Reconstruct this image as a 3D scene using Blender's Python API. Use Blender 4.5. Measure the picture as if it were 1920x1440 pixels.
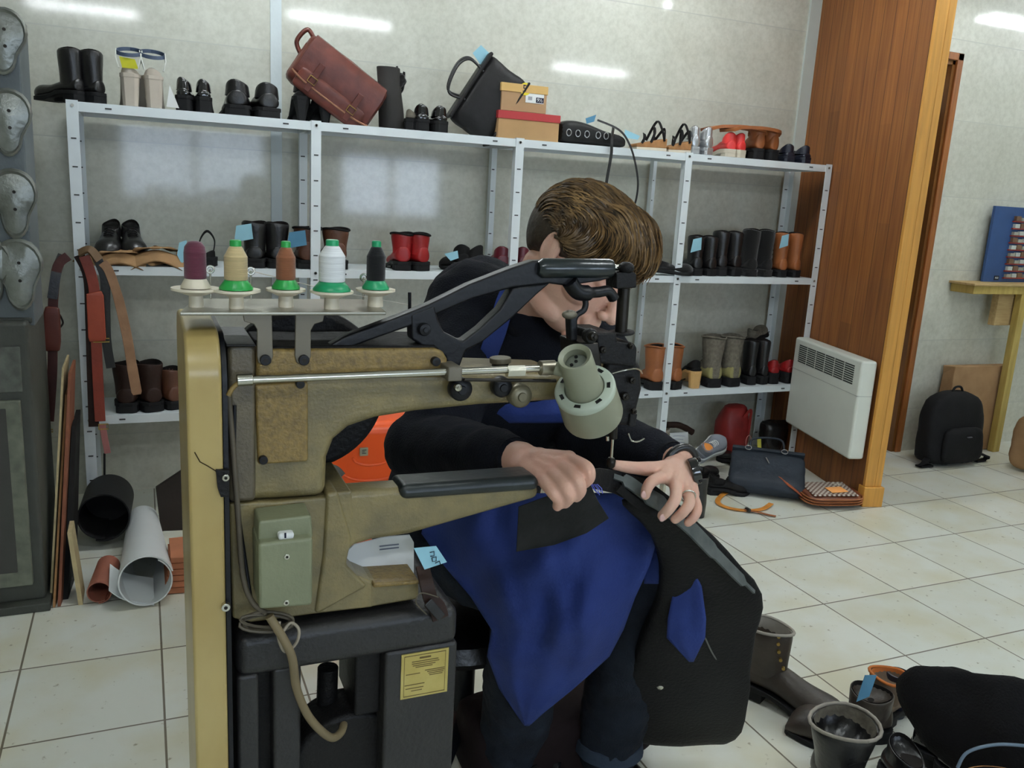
import bpy, bmesh, math, random
from mathutils import Vector, Matrix, noise
random.seed(7)
for _o in list(bpy.data.objects): bpy.data.objects.remove(_o)
scene = bpy.context.scene
COL = scene.collection
V = Vector
# ------------------------------------------------------------------ camera
FPX = 1598.6
CAM = V((0, 0, 1.2523))
_ya, _pi, _ro = .4140, -.2190, .0570
_fw = V((math.sin(_ya)*math.cos(_pi), math.cos(_ya)*math.cos(_pi), math.sin(_pi)))
_rt = V((math.cos(_ya), -math.sin(_ya), 0)); _up = _rt.cross(_fw)
CR = math.cos(_ro)*_rt + math.sin(_ro)*_up
CU = -math.sin(_ro)*_rt + math.cos(_ro)*_up
CW = _fw
cam_d = bpy.data.cameras.new('camera'); cam_d.sensor_width = 36; cam_d.lens = FPX/1920*36; cam_d.clip_start = .05
cam = bpy.data.objects.new('camera', cam_d); COL.objects.link(cam)
cam.matrix_world = Matrix(((CR.x, CU.x, -CW.x, CAM.x), (CR.y, CU.y, -CW.y, CAM.y), (CR.z, CU.z, -CW.z, CAM.z), (0, 0, 0, 1)))
scene.camera = cam
scene.view_settings.view_transform = 'Standard'; scene.view_settings.look = 'None'
scene.view_settings.gamma = 1; scene.view_settings.use_curve_mapping = False
scene.view_settings.exposure = 0.12
# ------------------------------------------------------------------ world
world = bpy.data.worlds.new('world'); scene.world = world; world.use_nodes = True
world.node_tree.nodes['Background'].inputs[0].default_value = (.75, .85, 1, 1)
world.node_tree.nodes['Background'].inputs[1].default_value = .6

# survey helpers: a ray of the surveyed photograph met with a plane of the room, in metres
def ray(px, py): return CW + CR*((px-960)/FPX) + CU*((720-py)/FPX)
def Y(px, py, y): d = ray(px, py); return CAM + d*(y/d.y)
def X(px, py, x): d = ray(px, py); return CAM + d*(x/d.x)
def Zp(px, py, z=0.): d = ray(px, py); return CAM + d*((z-CAM.z)/d.z)
def T(px, py, t): return CAM + ray(px, py)*t

def lin(c):
    c = [x/255 for x in c]
    return [x/12.92 if x <= .04045 else ((x+.055)/1.055)**2.4 for x in c]
# ------------------------------------------------------------------ materials
MATS = {}
def mat(name, rgb, rough=.5, metal=0., var=.12, scale=12., bump=.15, bscale=60., coat=0., spec=None, rgb2=None, emit=None, sheen=0., stretch=None, clearr=.1):
    if name in MATS: return MATS[name]
    if spec is None: spec = .5 if max(rgb) > 60 or rough < .5 else .22
    m = bpy.data.materials.new(name); m.use_nodes = True; nt = m.node_tree; N = nt.nodes; L = nt.links
    b = N['Principled BSDF']; c = lin(rgb)
    b.inputs['Roughness'].default_value = rough; b.inputs['Metallic'].default_value = metal
    b.inputs['Coat Weight'].default_value = coat; b.inputs['Coat Roughness'].default_value = clearr
    b.inputs['Specular IOR Level'].default_value = spec; b.inputs['Sheen Weight'].default_value = sheen
    tc = N.new('ShaderNodeTexCoord'); mp = N.new('ShaderNodeMapping'); L.new(tc.outputs['Object'], mp.inputs[0])
    if stretch: mp.inputs['Scale'].default_value = stretch
    nz = N.new('ShaderNodeTexNoise'); nz.inputs['Scale'].default_value = scale; nz.inputs['Detail'].default_value = 5
    L.new(mp.outputs[0], nz.inputs['Vector'])
    rp = N.new('ShaderNodeValToRGB'); rp.color_ramp.elements[0].position = .3; rp.color_ramp.elements[1].position = .7
    c2 = lin(rgb2) if rgb2 else [min(1, x*(1+var)) for x in c]; c1 = c if rgb2 else [x*(1-var) for x in c]
    rp.color_ramp.elements[0].color = (*c1, 1); rp.color_ramp.elements[1].color = (*c2, 1)
    L.new(nz.outputs[0], rp.inputs[0]); L.new(rp.outputs[0], b.inputs['Base Color'])
    if bump:
        n2 = N.new('ShaderNodeTexNoise'); n2.inputs['Scale'].default_value = bscale; n2.inputs['Detail'].default_value = 3
        L.new(mp.outputs[0], n2.inputs['Vector'])
        bp = N.new('ShaderNodeBump'); bp.inputs['Strength'].default_value = bump; bp.inputs['Distance'].default_value = .004
        L.new(n2.outputs[0], bp.inputs['Height']); L.new(bp.outputs[0], b.inputs['Normal'])
    if emit:
        b.inputs['Emission Color'].default_value = (*lin(emit[0]), 1); b.inputs['Emission Strength'].default_value = emit[1]
    MATS[name] = m; return m

# ------------------------------------------------------------------ mesh builder
WORG = {}
class MB:
    def __init__(s): s.v = []; s.f = []
    def add(s, vs, fs):
        o = len(s.v); s.v += [V(p) for p in vs]; s.f += [tuple(i+o for i in f) for f in fs]; return s
    def box(s, c, d, rot=None):
        c = V(c); h = V(d)/2; M = rot if rot is not None else Matrix.Identity(3)
        vs = [c + M @ V((h.x*a, h.y*b, h.z*e)) for a in (-1, 1) for b in (-1, 1) for e in (-1, 1)]
        return s.add(vs, [(0, 1, 3, 2), (4, 6, 7, 5), (0, 4, 5, 1), (2, 3, 7, 6), (0, 2, 6, 4), (1, 5, 7, 3)])
    def b2(s, a, b):
        a = V(a); b = V(b); return s.box((a+b)/2, (abs(b.x-a.x), abs(b.y-a.y), abs(b.z-a.z)))
    def loft(s, rings, cap=True, close=False):
        n = len(rings[0]); o = len(s.v)
        for r in rings: s.v += [V(p) for p in r]
        m = len(rings)
        for i in range(m if close else m-1):
            for j in range(n):
                a = o+i*n+j; b = o+i*n+(j+1) % n; k = (i+1) % m
                s.f.append((a, b, o+k*n+(j+1) % n, o+k*n+j))
        if cap and not close:
            s.f.append(tuple(o+j for j in range(n))[::-1]); s.f.append(tuple(o+(m-1)*n+j for j in range(n)))
        return s
    def tube(s, pts, r, n=10, cap=True, flat=None, up=None):
        pts = [V(p) for p in pts]; rings = []; prev = None
        rs = r if isinstance(r, (list, tuple)) else [r]*len(pts)
        for i, p in enumerate(pts):
            d = (pts[min(i+1, len(pts)-1)]-pts[max(i-1, 0)]).normalized()
            ref = V(up) if up is not None else (prev if prev is not None else (V((0, 0, 1)) if abs(d.z) < .9 else V((1, 0, 0))))
            a = ref - d*ref.dot(d)
            if a.length < 1e-5: a = d.orthogonal()
            a.normalize(); prev = a; b = d.cross(a)
            fl = 1 if flat is None else flat
            rings.append([p + a*math.cos(t)*rs[i]*fl + b*math.sin(t)*rs[i] for t in [2*math.pi*k/n for k in range(n)]])
        return s.loft(rings, cap)
    def cyl(s, a, b, r, r2=None, n=24, cap=True):
        a = V(a); b = V(b); d = (b-a).normalized(); x = d.orthogonal().normalized(); y = d.cross(x)
        r2 = r if r2 is None else r2
        return s.loft([[p + x*math.cos(t)*q + y*math.sin(t)*q for t in [2*math.pi*k/n for k in range(n)]] for p, q in ((a, r), (b, r2))], cap)
    def lathe(s, base, axis, prof, n=28, cap=True):
        base = V(base); d = V(axis).normalized(); x = d.orthogonal().normalized(); y = d.cross(x)
        return s.loft([[base + d*h + x*math.cos(t)*q + y*math.sin(t)*q for t in [2*math.pi*k/n for k in range(n)]] for q, h in prof], cap)
    def prism(s, poly, off):
        off = V(off); n = len(poly); o = len(s.v); s.v += [V(p) for p in poly] + [V(p)+off for p in poly]
        s.f.append(tuple(o+i for i in range(n))); s.f.append(tuple(o+n+i for i in range(n))[::-1])
        for i in range(n): s.f.append((o+i, o+(i+1) % n, o+n+(i+1) % n, o+n+i))
        return s
    def ell(s, c, r, rot=None, n=16, m=10):
        c = V(c); M = rot if rot is not None else Matrix.Identity(3); o = len(s.v)
        r = V(r) if not isinstance(r, (int, float)) else V((r, r, r))
        for i in range(1, m):
            p = math.pi*i/m
            for k in range(n):
                t = 2*math.pi*k/n
                s.v.append(c + M @ V((r.x*math.sin(p)*math.cos(t), r.y*math.sin(p)*math.sin(t), r.z*math.cos(p))))
        a = len(s.v); s.v += [c+M @ V((0, 0, r.z)), c-M @ V((0, 0, r.z))]
        for i in range(m-2):
            for k in range(n): s.f.append((o+i*n+k, o+(i+1)*n+k, o+(i+1)*n+(k+1) % n, o+i*n+(k+1) % n))
        for k in range(n):
            s.f.append((a, o+k, o+(k+1) % n)); s.f.append((a+1, o+(m-2)*n+(k+1) % n, o+(m-2)*n+k))
        return s
    def ribbon(s, pts, w, nrm, th):
        # flat strap: pts centreline, w width (or list), nrm face normal (or list), th thickness
        pts = [V(p) for p in pts]; rings = []
        for i, p in enumerate(pts):
            d = (pts[min(i+1, len(pts)-1)]-pts[max(i-1, 0)]).normalized()
            nn = V(nrm[i] if isinstance(nrm, list) else nrm); nn = (nn-d*nn.dot(d)).normalized(); sd = d.cross(nn)
            ww = w[i] if isinstance(w, list) else w
            rings.append([p+sd*ww/2+nn*th/2, p-sd*ww/2+nn*th/2, p-sd*ww/2-nn*th/2, p+sd*ww/2-nn*th/2])
        return s.loft(rings)
    def build(s, name, m, parent=None, smooth=True, bevel=0, sub=0, seg=2, remesh=0, sm=0, disp=0, dscale=.1, solid=0, angle=50):
        me = bpy.data.meshes.new(name); c = V((0, 0, 0))
        if parent is None and s.v:
            lo = V((min(p.x for p in s.v), min(p.y for p in s.v), min(p.z for p in s.v))); hi = V((max(p.x for p in s.v), max(p.y for p in s.v), 0))
            c = V(((lo.x+hi.x)/2, (lo.y+hi.y)/2, lo.z))
        elif parent is not None: c = WORG[parent.name]
        me.from_pydata([p-c for p in s.v], [], s.f); me.materials.append(m)
        bm = bmesh.new(); bm.from_mesh(me); bmesh.ops.recalc_face_normals(bm, faces=bm.faces)
        bm.to_mesh(me); bm.free()
        o = bpy.data.objects.new(name, me); COL.objects.link(o)
        WORG[o.name] = c
        if parent is None: o.location = c
        else: o.parent = parent
        if smooth:
            for p in me.polygons: p.use_smooth = True
        if sub: q = o.modifiers.new('s', 'SUBSURF'); q.levels = sub; q.render_levels = sub
        if solid: q = o.modifiers.new('so', 'SOLIDIFY'); q.thickness = solid; q.offset = 0
        if remesh: q = o.modifiers.new('r', 'REMESH'); q.mode = 'VOXEL'; q.voxel_size = remesh; q.use_smooth_shade = True
        if sm: q = o.modifiers.new('sm', 'SMOOTH'); q.iterations = sm; q.factor = .5
        if disp:
            tx = bpy.data.textures.new(name, 'CLOUDS'); tx.noise_scale = dscale; tx.noise_depth = 2
            q = o.modifiers.new('d', 'DISPLACE'); q.texture = tx; q.strength = disp; q.mid_level = .5
        if bevel:
            q = o.modifiers.new('b', 'BEVEL'); q.width = bevel; q.segments = seg; q.limit_method = 'ANGLE'; q.angle_limit = math.radians(35); q.harden_normals = False
        if smooth and not remesh:
            q = o.modifiers.new('w', 'WEIGHTED_NORMAL') if bevel else None
            if not bevel:
                bm = bmesh.new(); bm.from_mesh(me)
                for e in bm.edges:
                    if len(e.link_faces) == 2 and e.calc_face_angle(0) > math.radians(angle): e.smooth = False
                bm.to_mesh(me); bm.free()
        return o
def thing(name, label, cat, loc, group=None):
    o = bpy.data.objects.new(name, None); o.empty_display_size = .05; COL.objects.link(o); o.location = V(loc)
    WORG[o.name] = V(loc)
    o['label'] = label; o['category'] = cat
    if group: o['group'] = group
    return o
def tag(o, label, cat, group=None, kind=None):
    o['label'] = label; o['category'] = cat
    if group: o['group'] = group
    if kind: o['kind'] = kind
    return o
def struct(o): o['kind'] = 'structure'; return o
def kids(o): return [c for c in COL.objects if c.parent == o]
def spline(pts, n=8):
    pts = [V(p) for p in pts]; out = []
    for i in range(len(pts)-1):
        p0 = pts[max(i-1, 0)]; p1 = pts[i]; p2 = pts[i+1]; p3 = pts[min(i+2, len(pts)-1)]
        for k in range(n):
            t = k/n
            out.append(.5*((2*p1)+(p2-p0)*t+(2*p0-5*p1+4*p2-p3)*t*t+(3*p1-p0-3*p2+p3)*t**3))
    out.append(pts[-1]); return out
# ================================================================== the room
YB = 3.585; YR = 3.26; HC = 2.5; XL = -1.9; YF = -2.4; XR = 6.2
def wall_mat():
    m = mat('wall_panel', (212, 213, 200), rough=.45, coat=.7, clearr=.07, scale=5, rgb2=(200, 201, 187), bump=.08, bscale=9)
    nt = m.node_tree; N = nt.nodes; L = nt.links; b = N['Principled BSDF']
    base = b.inputs['Base Color'].links[0].from_socket
    tc = N.new('ShaderNodeTexCoord')
    n2 = N.new('ShaderNodeTexNoise'); n2.inputs['Scale'].default_value = 34; n2.inputs['Detail'].default_value = 7; n2.inputs['Roughness'].default_value = .7
    L.new(tc.outputs['Object'], n2.inputs['Vector'])
    r2 = N.new('ShaderNodeValToRGB'); r2.color_ramp.elements[0].position = .36; r2.color_ramp.elements[1].position = .6
    r2.color_ramp.elements[0].color = (.8, .8, .78, 1); r2.color_ramp.elements[1].color = (1, 1, 1, 1)
    L.new(n2.outputs[0], r2.inputs[0])
    mx = N.new('ShaderNodeMixRGB'); mx.blend_type = 'MULTIPLY'; mx.inputs[0].default_value = .75
    L.new(base, mx.inputs[1]); L.new(r2.outputs[0], mx.inputs[2])
    # thin horizontal seams of the wall tiles
    sx = N.new('ShaderNodeSeparateXYZ'); L.new(tc.outputs['Object'], sx.inputs[0])
    a = N.new('ShaderNodeMath'); a.operation = 'MULTIPLY_ADD'; a.inputs[1].default_value = 1/.375; a.inputs[2].default_value = .37; L.new(sx.outputs[2], a.inputs[0])
    f = N.new('ShaderNodeMath'); f.operation = 'FRACT'; L.new(a.outputs[0], f.inputs[0])
    g = N.new('ShaderNodeMath'); g.operation = 'LESS_THAN'; g.inputs[1].default_value = .012; L.new(f.outputs[0], g.inputs[0])
    fl = N.new('ShaderNodeMath'); fl.operation = 'FLOOR'; L.new(a.outputs[0], fl.inputs[0])
    wn = N.new('ShaderNodeTexWhiteNoise'); wn.noise_dimensions = '1D'; L.new(fl.outputs[0], wn.inputs['W'])
    mr = N.new('ShaderNodeMapRange'); mr.inputs['To Min'].default_value = .9; mr.inputs['To Max'].default_value = 1.0; L.new(wn.outputs['Value'], mr.inputs[0])
    m3 = N.new('ShaderNodeMixRGB'); m3.blend_type = 'MULTIPLY'; m3.inputs[0].default_value = 1; L.new(mx.outputs[0], m3.inputs[1]); L.new(mr.outputs[0], m3.inputs[2])
    m4 = N.new('ShaderNodeMixRGB'); m4.inputs[2].default_value = (*lin((184, 186, 176)), 1); L.new(g.outputs[0], m4.inputs[0]); L.new(m3.outputs[0], m4.inputs[1])
    L.new(m4.outputs[0], b.inputs['Base Color'])
    return m
WALL = wall_mat()
def floor_mat():
    m = bpy.data.materials.new('floor_tiles'); m.use_nodes = True; nt = m.node_tree; N = nt.nodes; L = nt.links; b = N['Principled BSDF']
    tc = N.new('ShaderNodeTexCoord')
    mp = N.new('ShaderNodeMapping'); mp.inputs['Location'].default_value = (-.0093, -.271, 0); L.new(tc.outputs['Object'], mp.inputs[0])
    br = N.new('ShaderNodeTexBrick'); br.offset = 0; br.squash = 1
    br.inputs['Scale'].default_value = 1; br.inputs['Brick Width'].default_value = .33333; br.inputs['Row Height'].default_value = .33333
    br.inputs['Mortar Size'].default_value = .0028; br.inputs['Mortar Smooth'].default_value = .2; br.inputs['Bias'].default_value = 0
    br.inputs['Color1'].default_value = (*lin((226, 228, 218)), 1); br.inputs['Color2'].default_value = (*lin((215, 218, 208)), 1); br.inputs['Mortar'].default_value = (*lin((120, 114, 100)), 1)
    L.new(mp.outputs[0], br.inputs['Vector'])
    nz = N.new('ShaderNodeTexNoise'); nz.inputs['Scale'].default_value = 4.2; nz.inputs['Detail'].default_value = 6; L.new(tc.outputs['Object'], nz.inputs['Vector'])
    rp = N.new('ShaderNodeValToRGB'); rp.color_ramp.elements[0].position = .42; rp.color_ramp.elements[1].position = .68
    rp.color_ramp.elements[0].color = (1, 1, 1, 1); rp.color_ramp.elements[1].color = (*lin((244, 238, 222)), 1); L.new(nz.outputs[0], rp.inputs[0])
    mx = N.new('ShaderNodeMixRGB'); mx.blend_type = 'MULTIPLY'; mx.inputs[0].default_value = 1; L.new(br.outputs[0], mx.inputs[1]); L.new(rp.outputs[0], mx.inputs[2])
    n3 = N.new('ShaderNodeTexNoise'); n3.inputs['Scale'].default_value = 45; n3.inputs['Detail'].default_value = 4; L.new(tc.outputs['Object'], n3.inputs['Vector'])
    r3 = N.new('ShaderNodeValToRGB'); r3.color_ramp.elements[0].position = .26; r3.color_ramp.elements[1].position = .34
    r3.color_ramp.elements[0].color = (*lin((170, 160, 140)), 1); r3.color_ramp.elements[1].color = (1, 1, 1, 1); L.new(n3.outputs[0], r3.inputs[0])
    m2 = N.new('ShaderNodeMixRGB'); m2.blend_type = 'MULTIPLY'; m2.inputs[0].default_value = .8; L.new(mx.outputs[0], m2.inputs[1]); L.new(r3.outputs[0], m2.inputs[2])
    L.new(m2.outputs[0], b.inputs['Base Color'])
    b.inputs['Roughness'].default_value = .34; b.inputs['Specular IOR Level'].default_value = .45
    bp = N.new('ShaderNodeBump'); bp.inputs['Strength'].default_value = .5; bp.inputs['Distance'].default_value = .002; bp.invert = True
    L.new(br.outputs['Fac'], bp.inputs['Height']); L.new(bp.outputs[0], b.inputs['Normal'])
    return m
WHITEP = mat('white_paint', (226, 230, 226), rough=.35, var=.03, bump=.03)
CEIL = mat('ceiling_white', (205, 205, 198), rough=.9, var=.03)
o = MB().b2((XL, YF, -.1), (XR, 5.2, 0)).build('floor', floor_mat(), smooth=False); o.location.z = -.1; struct(o)
for v in o.data.vertices: v.co.x += o.location.x; v.co.y += o.location.y; v.co.z -= .1
o.location = (0, 0, 0)
def wallbox(name, a, b, m=None):
    o = MB().b2(a, b).build(name, m or WALL, smooth=False)
    l = o.location.copy()
    for v in o.data.vertices: v.co += l
    o.location = (0, 0, 0); return struct(o)
wallbox('ceiling', (XL, YF, HC), (XR, 5.2, HC+.1), CEIL)
wallbox('wall_back', (XL, YB, 0), (3.62, YB+.1, HC))
wallbox('wall_left', (XL-.1, YF, 0), (XL, YB+.1, HC))
wallbox('wall_far_right', (XR, YF, 0), (XR+.1, 5.2, HC))
wallbox('wall_passage', (2.9, 5.0, 0), (XR, 5.1, HC))
# front wall behind the photographer, with two window openings
WIN = [(-.2, 1.25, .98, 1.78), (2.0, 3.2, .9, 1.62)]
xs = [XL, WIN[0][0], WIN[0][1], WIN[1][0], WIN[1][1], XR]
mb = MB()
for i in range(5):
    if i in (1, 3):
        w = WIN[0] if i == 1 else WIN[1]
        mb.b2((xs[i], YF-.1, 0), (xs[i+1], YF, w[2])); mb.b2((xs[i], YF-.1, w[3]), (xs[i+1], YF, HC))
    else: mb.b2((xs[i], YF-.1, 0), (xs[i+1], YF, HC))
struct(mb.build('wall_front', mat('plain_wall', (190, 190, 180), rough=.8, var=.05), smooth=False))
GL = bpy.data.materials.new('window_glass'); GL.use_nodes = True
gb = GL.node_tree.nodes['Principled BSDF']; gb.inputs['Transmission Weight'].default_value = 1; gb.inputs['Roughness'].default_value = .02; gb.inputs['IOR'].default_value = 1.02
for i, w in enumerate(WIN):
    mb = MB(); t = .05
    mb.b2((w[0], YF-.07, w[2]), (w[0]+t, YF-.02, w[3])); mb.b2((w[1]-t, YF-.07, w[2]), (w[1], YF-.02, w[3]))
    mb.b2((w[0], YF-.07, w[2]), (w[1], YF-.02, w[2]+t)); mb.b2((w[0], YF-.07, w[3]-t), (w[1], YF-.02, w[3]))
    xm = (w[0]+w[1])/2; mb.b2((xm-t/2, YF-.07, w[2]), (xm+t/2, YF-.02, w[3]))
    fr = struct(mb.build('window_%d' % (i+1), WHITEP, smooth=False))
    ld = bpy.data.lights.new('daylight', 'AREA'); ld.shape = 'RECTANGLE'; ld.size = w[1]-w[0]; ld.size_y = w[3]-w[2]; ld.energy = 26; ld.color = (.66, .8, 1)
    lo = bpy.data.objects.new('daylight', ld); COL.objects.link(lo); lo.location = (xm, YF-.12, (w[2]+w[3])/2); lo.rotation_euler = (math.radians(90), 0, 0)
# right part of the back wall with the doorway
DX0, DX1 = 3.32, 3.725; DZ = Y(1780, 112, YR).z
o = wallbox('wall_right_back', (DX1, YR, 0), (XR, YR+.1, HC))
wallbox('wall_door_lintel', (3.2, YR, DZ), (DX1, YR+.1, HC))
OAK = mat('oak_frame', (140, 84, 38), rough=.45, scale=3, var=.25, bump=.1, stretch=(30, 30, 2))
OAKD = mat('oak_jamb', (112, 70, 26), rough=.5, scale=3, var=.25, bump=.1, stretch=(30, 30, 2))
dr = MB()
dr.b2((DX1-.004, YR-.015, 0), (DX1+.035, YR+.0, DZ+.035)); dr.b2((3.2, YR-.015, DZ), (DX1+.035, YR, DZ+.035))
door = struct(dr.build('door_1', OAK, smooth=False, bevel=.003))
j = MB(); j.b2((DX1-.02, YR, 0), (DX1, YR+.14, DZ)); j.b2((3.2, YR, DZ-.02), (DX1, YR+.14, DZ)); j.build('door_jamb', OAKD, door, smooth=False)
# passage behind: pale wall and the edge of an open dark door leaf
lp = Y(1733, 560, YR+.3); 
MB().b2((3.40, YR+.16, 0), (3.86, YR+.2, HC)).build('wall_passage_side', WHITEP, smooth=False)['kind'] = 'structure'
e1 = Y(1752, 200, YR+.10); e2 = Y(1690, 640, YR+.10)
tt = MB().b2((e1.x-.45, YR+.10, .72), (e1.x, YR+.135, 1.80)).build('door_panel', mat('dark_green', (42, 66, 66), rough=.3), door, smooth=False)
# planked timber partition, slightly angled, with a lighter end cap
PA = V((3.125, YB, 0)); PB = V((2.866, 2.63, 0)); PD = (PB-PA).normalized(); PN = V((-PD.y, PD.x, 0))   # PN points right
if PN.x < 0: PN = -PN
TH = .078
def plank_mat():
    m = mat('varnished_planks', (158, 98, 44), rough=.6, scale=2.2, rgb2=(126, 72, 30), bump=.08, stretch=(26, 26, 1.4), coat=.05)
    nt = m.node_tree; N = nt.nodes; L = nt.links; b = N['Principled BSDF']; base = b.inputs['Base Color'].links[0].from_socket
    tc = N.new('ShaderNodeTexCoord'); mp = N.new('ShaderNodeMapping'); mp.inputs['Rotation'].default_value = (0, 0, 0)
    # metres along the partition
    dt = N.new('ShaderNodeVectorMath'); dt.operation = 'DOT_PRODUCT'; dt.inputs[1].default_value = PD; L.new(tc.outputs['Object'], dt.inputs[0])
    a = N.new('ShaderNodeMath'); a.operation = 'MULTIPLY'; a.inputs[1].default_value = 1/.092; L.new(dt.outputs['Value'], a.inputs[0])
    fl = N.new('ShaderNodeMath'); fl.operation = 'FLOOR'; L.new(a.outputs[0], fl.inputs[0])
    fr = N.new('ShaderNodeMath'); fr.operation = 'FRACT'; L.new(a.outputs[0], fr.inputs[0])
    gp = N.new('ShaderNodeMath'); gp.operation = 'LESS_THAN'; gp.inputs[1].default_value = .045; L.new(fr.outputs[0], gp.inputs[0])
    # board joints along the height
    sx = N.new('ShaderNodeSeparateXYZ'); L.new(tc.outputs['Object'], sx.inputs[0])
    z2 = N.new('ShaderNodeMath'); z2.operation = 'MULTIPLY_ADD'; z2.inputs[1].default_value = 1/1.1; L.new(sx.outputs[2], z2.inputs[0])
    w1 = N.new('ShaderNodeTexWhiteNoise'); w1.noise_dimensions = '1D'; L.new(fl.outputs[0], w1.inputs['W']); L.new(w1.outputs['Value'], z2.inputs[2])
    fz = N.new('ShaderNodeMath'); fz.operation = 'FLOOR'; L.new(z2.outputs[0], fz.inputs[0])
    cb = N.new('ShaderNodeCombineXYZ'); L.new(fl.outputs[0], cb.inputs[0]); L.new(fz.outputs[0], cb.inputs[1])
    w2 = N.new('ShaderNodeTexWhiteNoise'); w2.noise_dimensions = '2D'; L.new(cb.outputs[0], w2.inputs['Vector'])
    mr = N.new('ShaderNodeMapRange'); mr.inputs['To Min'].default_value = .72; mr.inputs['To Max'].default_value = 1.15; L.new(w2.outputs['Value'], mr.inputs[0])
    mx = N.new('ShaderNodeMixRGB'); mx.blend_type = 'MULTIPLY'; mx.inputs[0].default_value = 1; L.new(base, mx.inputs[1]); L.new(mr.outputs[0], mx.inputs[2])
    m2 = N.new('ShaderNodeMixRGB'); m2.inputs[2].default_value = (*lin((88, 46, 14)), 1); L.new(gp.outputs[0], m2.inputs[0]); L.new(mx.outputs[0], m2.inputs[1])
    L.new(m2.outputs[0], b.inputs['Base Color'])
    return m
def pbox(a, b, o0, o1, z0, z1):   # box on the partition frame: along a..b from the wall, offset o0..o1 (negative: towards the rack)
    m = MB(); P = lambda s, o, z: PA+PD*s+PN*o+V((0, 0, z))
    return m.add([P(s, o, z) for s in (a, b) for o in (o0, o1) for z in (z0, z1)], [(0, 1, 3, 2), (4, 6, 7, 5), (0, 4, 5, 1), (2, 3, 7, 6), (0, 2, 6, 4), (1, 5, 7, 3)])
PL = (PB-PA).length
def keepw(o):
    l = o.location.copy()
    for v in o.data.vertices: v.co += l
    o.location = (0, 0, 0); return o
struct(keepw(pbox(0, PL-.02, 0, TH, 0, HC).build('wall_right', plank_mat(), smooth=False)))
END = mat('pale_oak_end', (205, 148, 66), rough=.45, scale=3, var=.14, bump=.08, stretch=(26, 26, 1.2))
struct(keepw(pbox(PL-.02, PL+.0, 0, TH*.58, .09, HC).build('trim_1', END, smooth=False, bevel=.002)))
struct(keepw(pbox(PL-.02, PL-.002, TH*.60, TH, .09, HC).build('trim_2', END, smooth=False, bevel=.002)))
struct(keepw(pbox(PL-.04, PL+.012, -.006, TH+.01, 0, .09).build('trim_3', END, smooth=False, bevel=.003)))
# white corner bead and the pale joint strip on the back wall
cx = Y(1527, 60, YB).x
struct(MB().b2((cx-.05, YB-.012, 0), (cx+.12, YB, HC)).build('trim_4', mat('cool_white', (196, 204, 198), rough=.4, var=.02), smooth=False))
sx = Y(517, 150, YB).x
struct(MB().b2((sx-.02, YB-.006, 0), (sx+.022, YB, HC)).build('trim_5', mat('joint_strip', (206, 216, 218), rough=.4, var=.02), smooth=False))
# ceiling luminaires
TUBE = mat('lit_tube', (255, 255, 255), bump=0, var=0, emit=((244, 250, 255), 42))
def luminaire(x, y, rz, where):
    t = thing('ceiling_light', 'white ceiling light with fluorescent tubes '+where, 'ceiling light', (x, y, HC), 'fluorescent ceiling lights')
    MB().b2((x-.42, y-.09, HC-.03), (x+.42, y+.09, HC)).build('housing', WHITEP, t, smooth=False, bevel=.004)
    for dy in (-.045, .045): MB().cyl((x-.38, y+dy, HC-.055), (x+.38, y+dy, HC-.055), .015, n=12).build('tube', TUBE, t)
    t.rotation_euler.z = rz
for x, y, w in ((1.42, .35, 'above the sewing machine'), (4.0, -.5, 'at the right by the bench'), (-.35, -.55, 'above the left cabinet'), (3.4, 2.35, 'above the open floor'), (5.1, 2.55, 'in front of the doorway'), (.45, 2.75, 'added to brighten the wall above the left bays'), (2.05, 2.75, 'added to brighten the wall above the right bays')):  # last two, over the rack, are added out of view to brighten the wall
    luminaire(x, y, 0, w)

# ================================================================== the white shelf rack
RY = 3.262; RX = -.2143; RW = .8115; RD = .285; SH = (1.4687, .9323, .3987)
STEEL = mat('white_steel', (222, 230, 232), rough=.38, var=.03, bump=.02, spec=.5)
SLOT = mat('slot_dark', (62, 62, 62), rough=.7, bump=0)
rack = thing('shelf_rack', 'long white slotted steel shelf rack full of shoes along the wall', 'shelf rack', (RX+2*RW, RY+RD/2, 0))
pw = .036
for i in range(5):
    for yy, back in ((RY, 0), (RY+RD, 1)):
        x = RX+i*RW; m = MB()
        s = 1 if i < 4 else -1
        zt = SH[0]+.004
        if i == 0: x += pw/2
        if i == 4: x -= pw/2
        m.b2((x-pw/2, yy-.001, 0), (x+pw/2, yy+.002, zt))
        m.b2((x-pw/2*s, yy, 0), (x-pw/2*s+.003*s, yy+(.03 if not back else -.03), zt))
        p = m.build('post', STEEL, rack, smooth=False)
        q = MB(); k = 0; z = zt-.03
        while z > .04:
            if all(abs(z-(h-.013)) > .025 for h in SH[:3]):
                q.b2((x-.008, yy-.0022, z-.0022), (x+.008, yy+.0005, z+.0022))
            z -= .0915; k += 1
        q.build('slots', SLOT, p, smooth=False)['kind'] = 'stuff'
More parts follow.
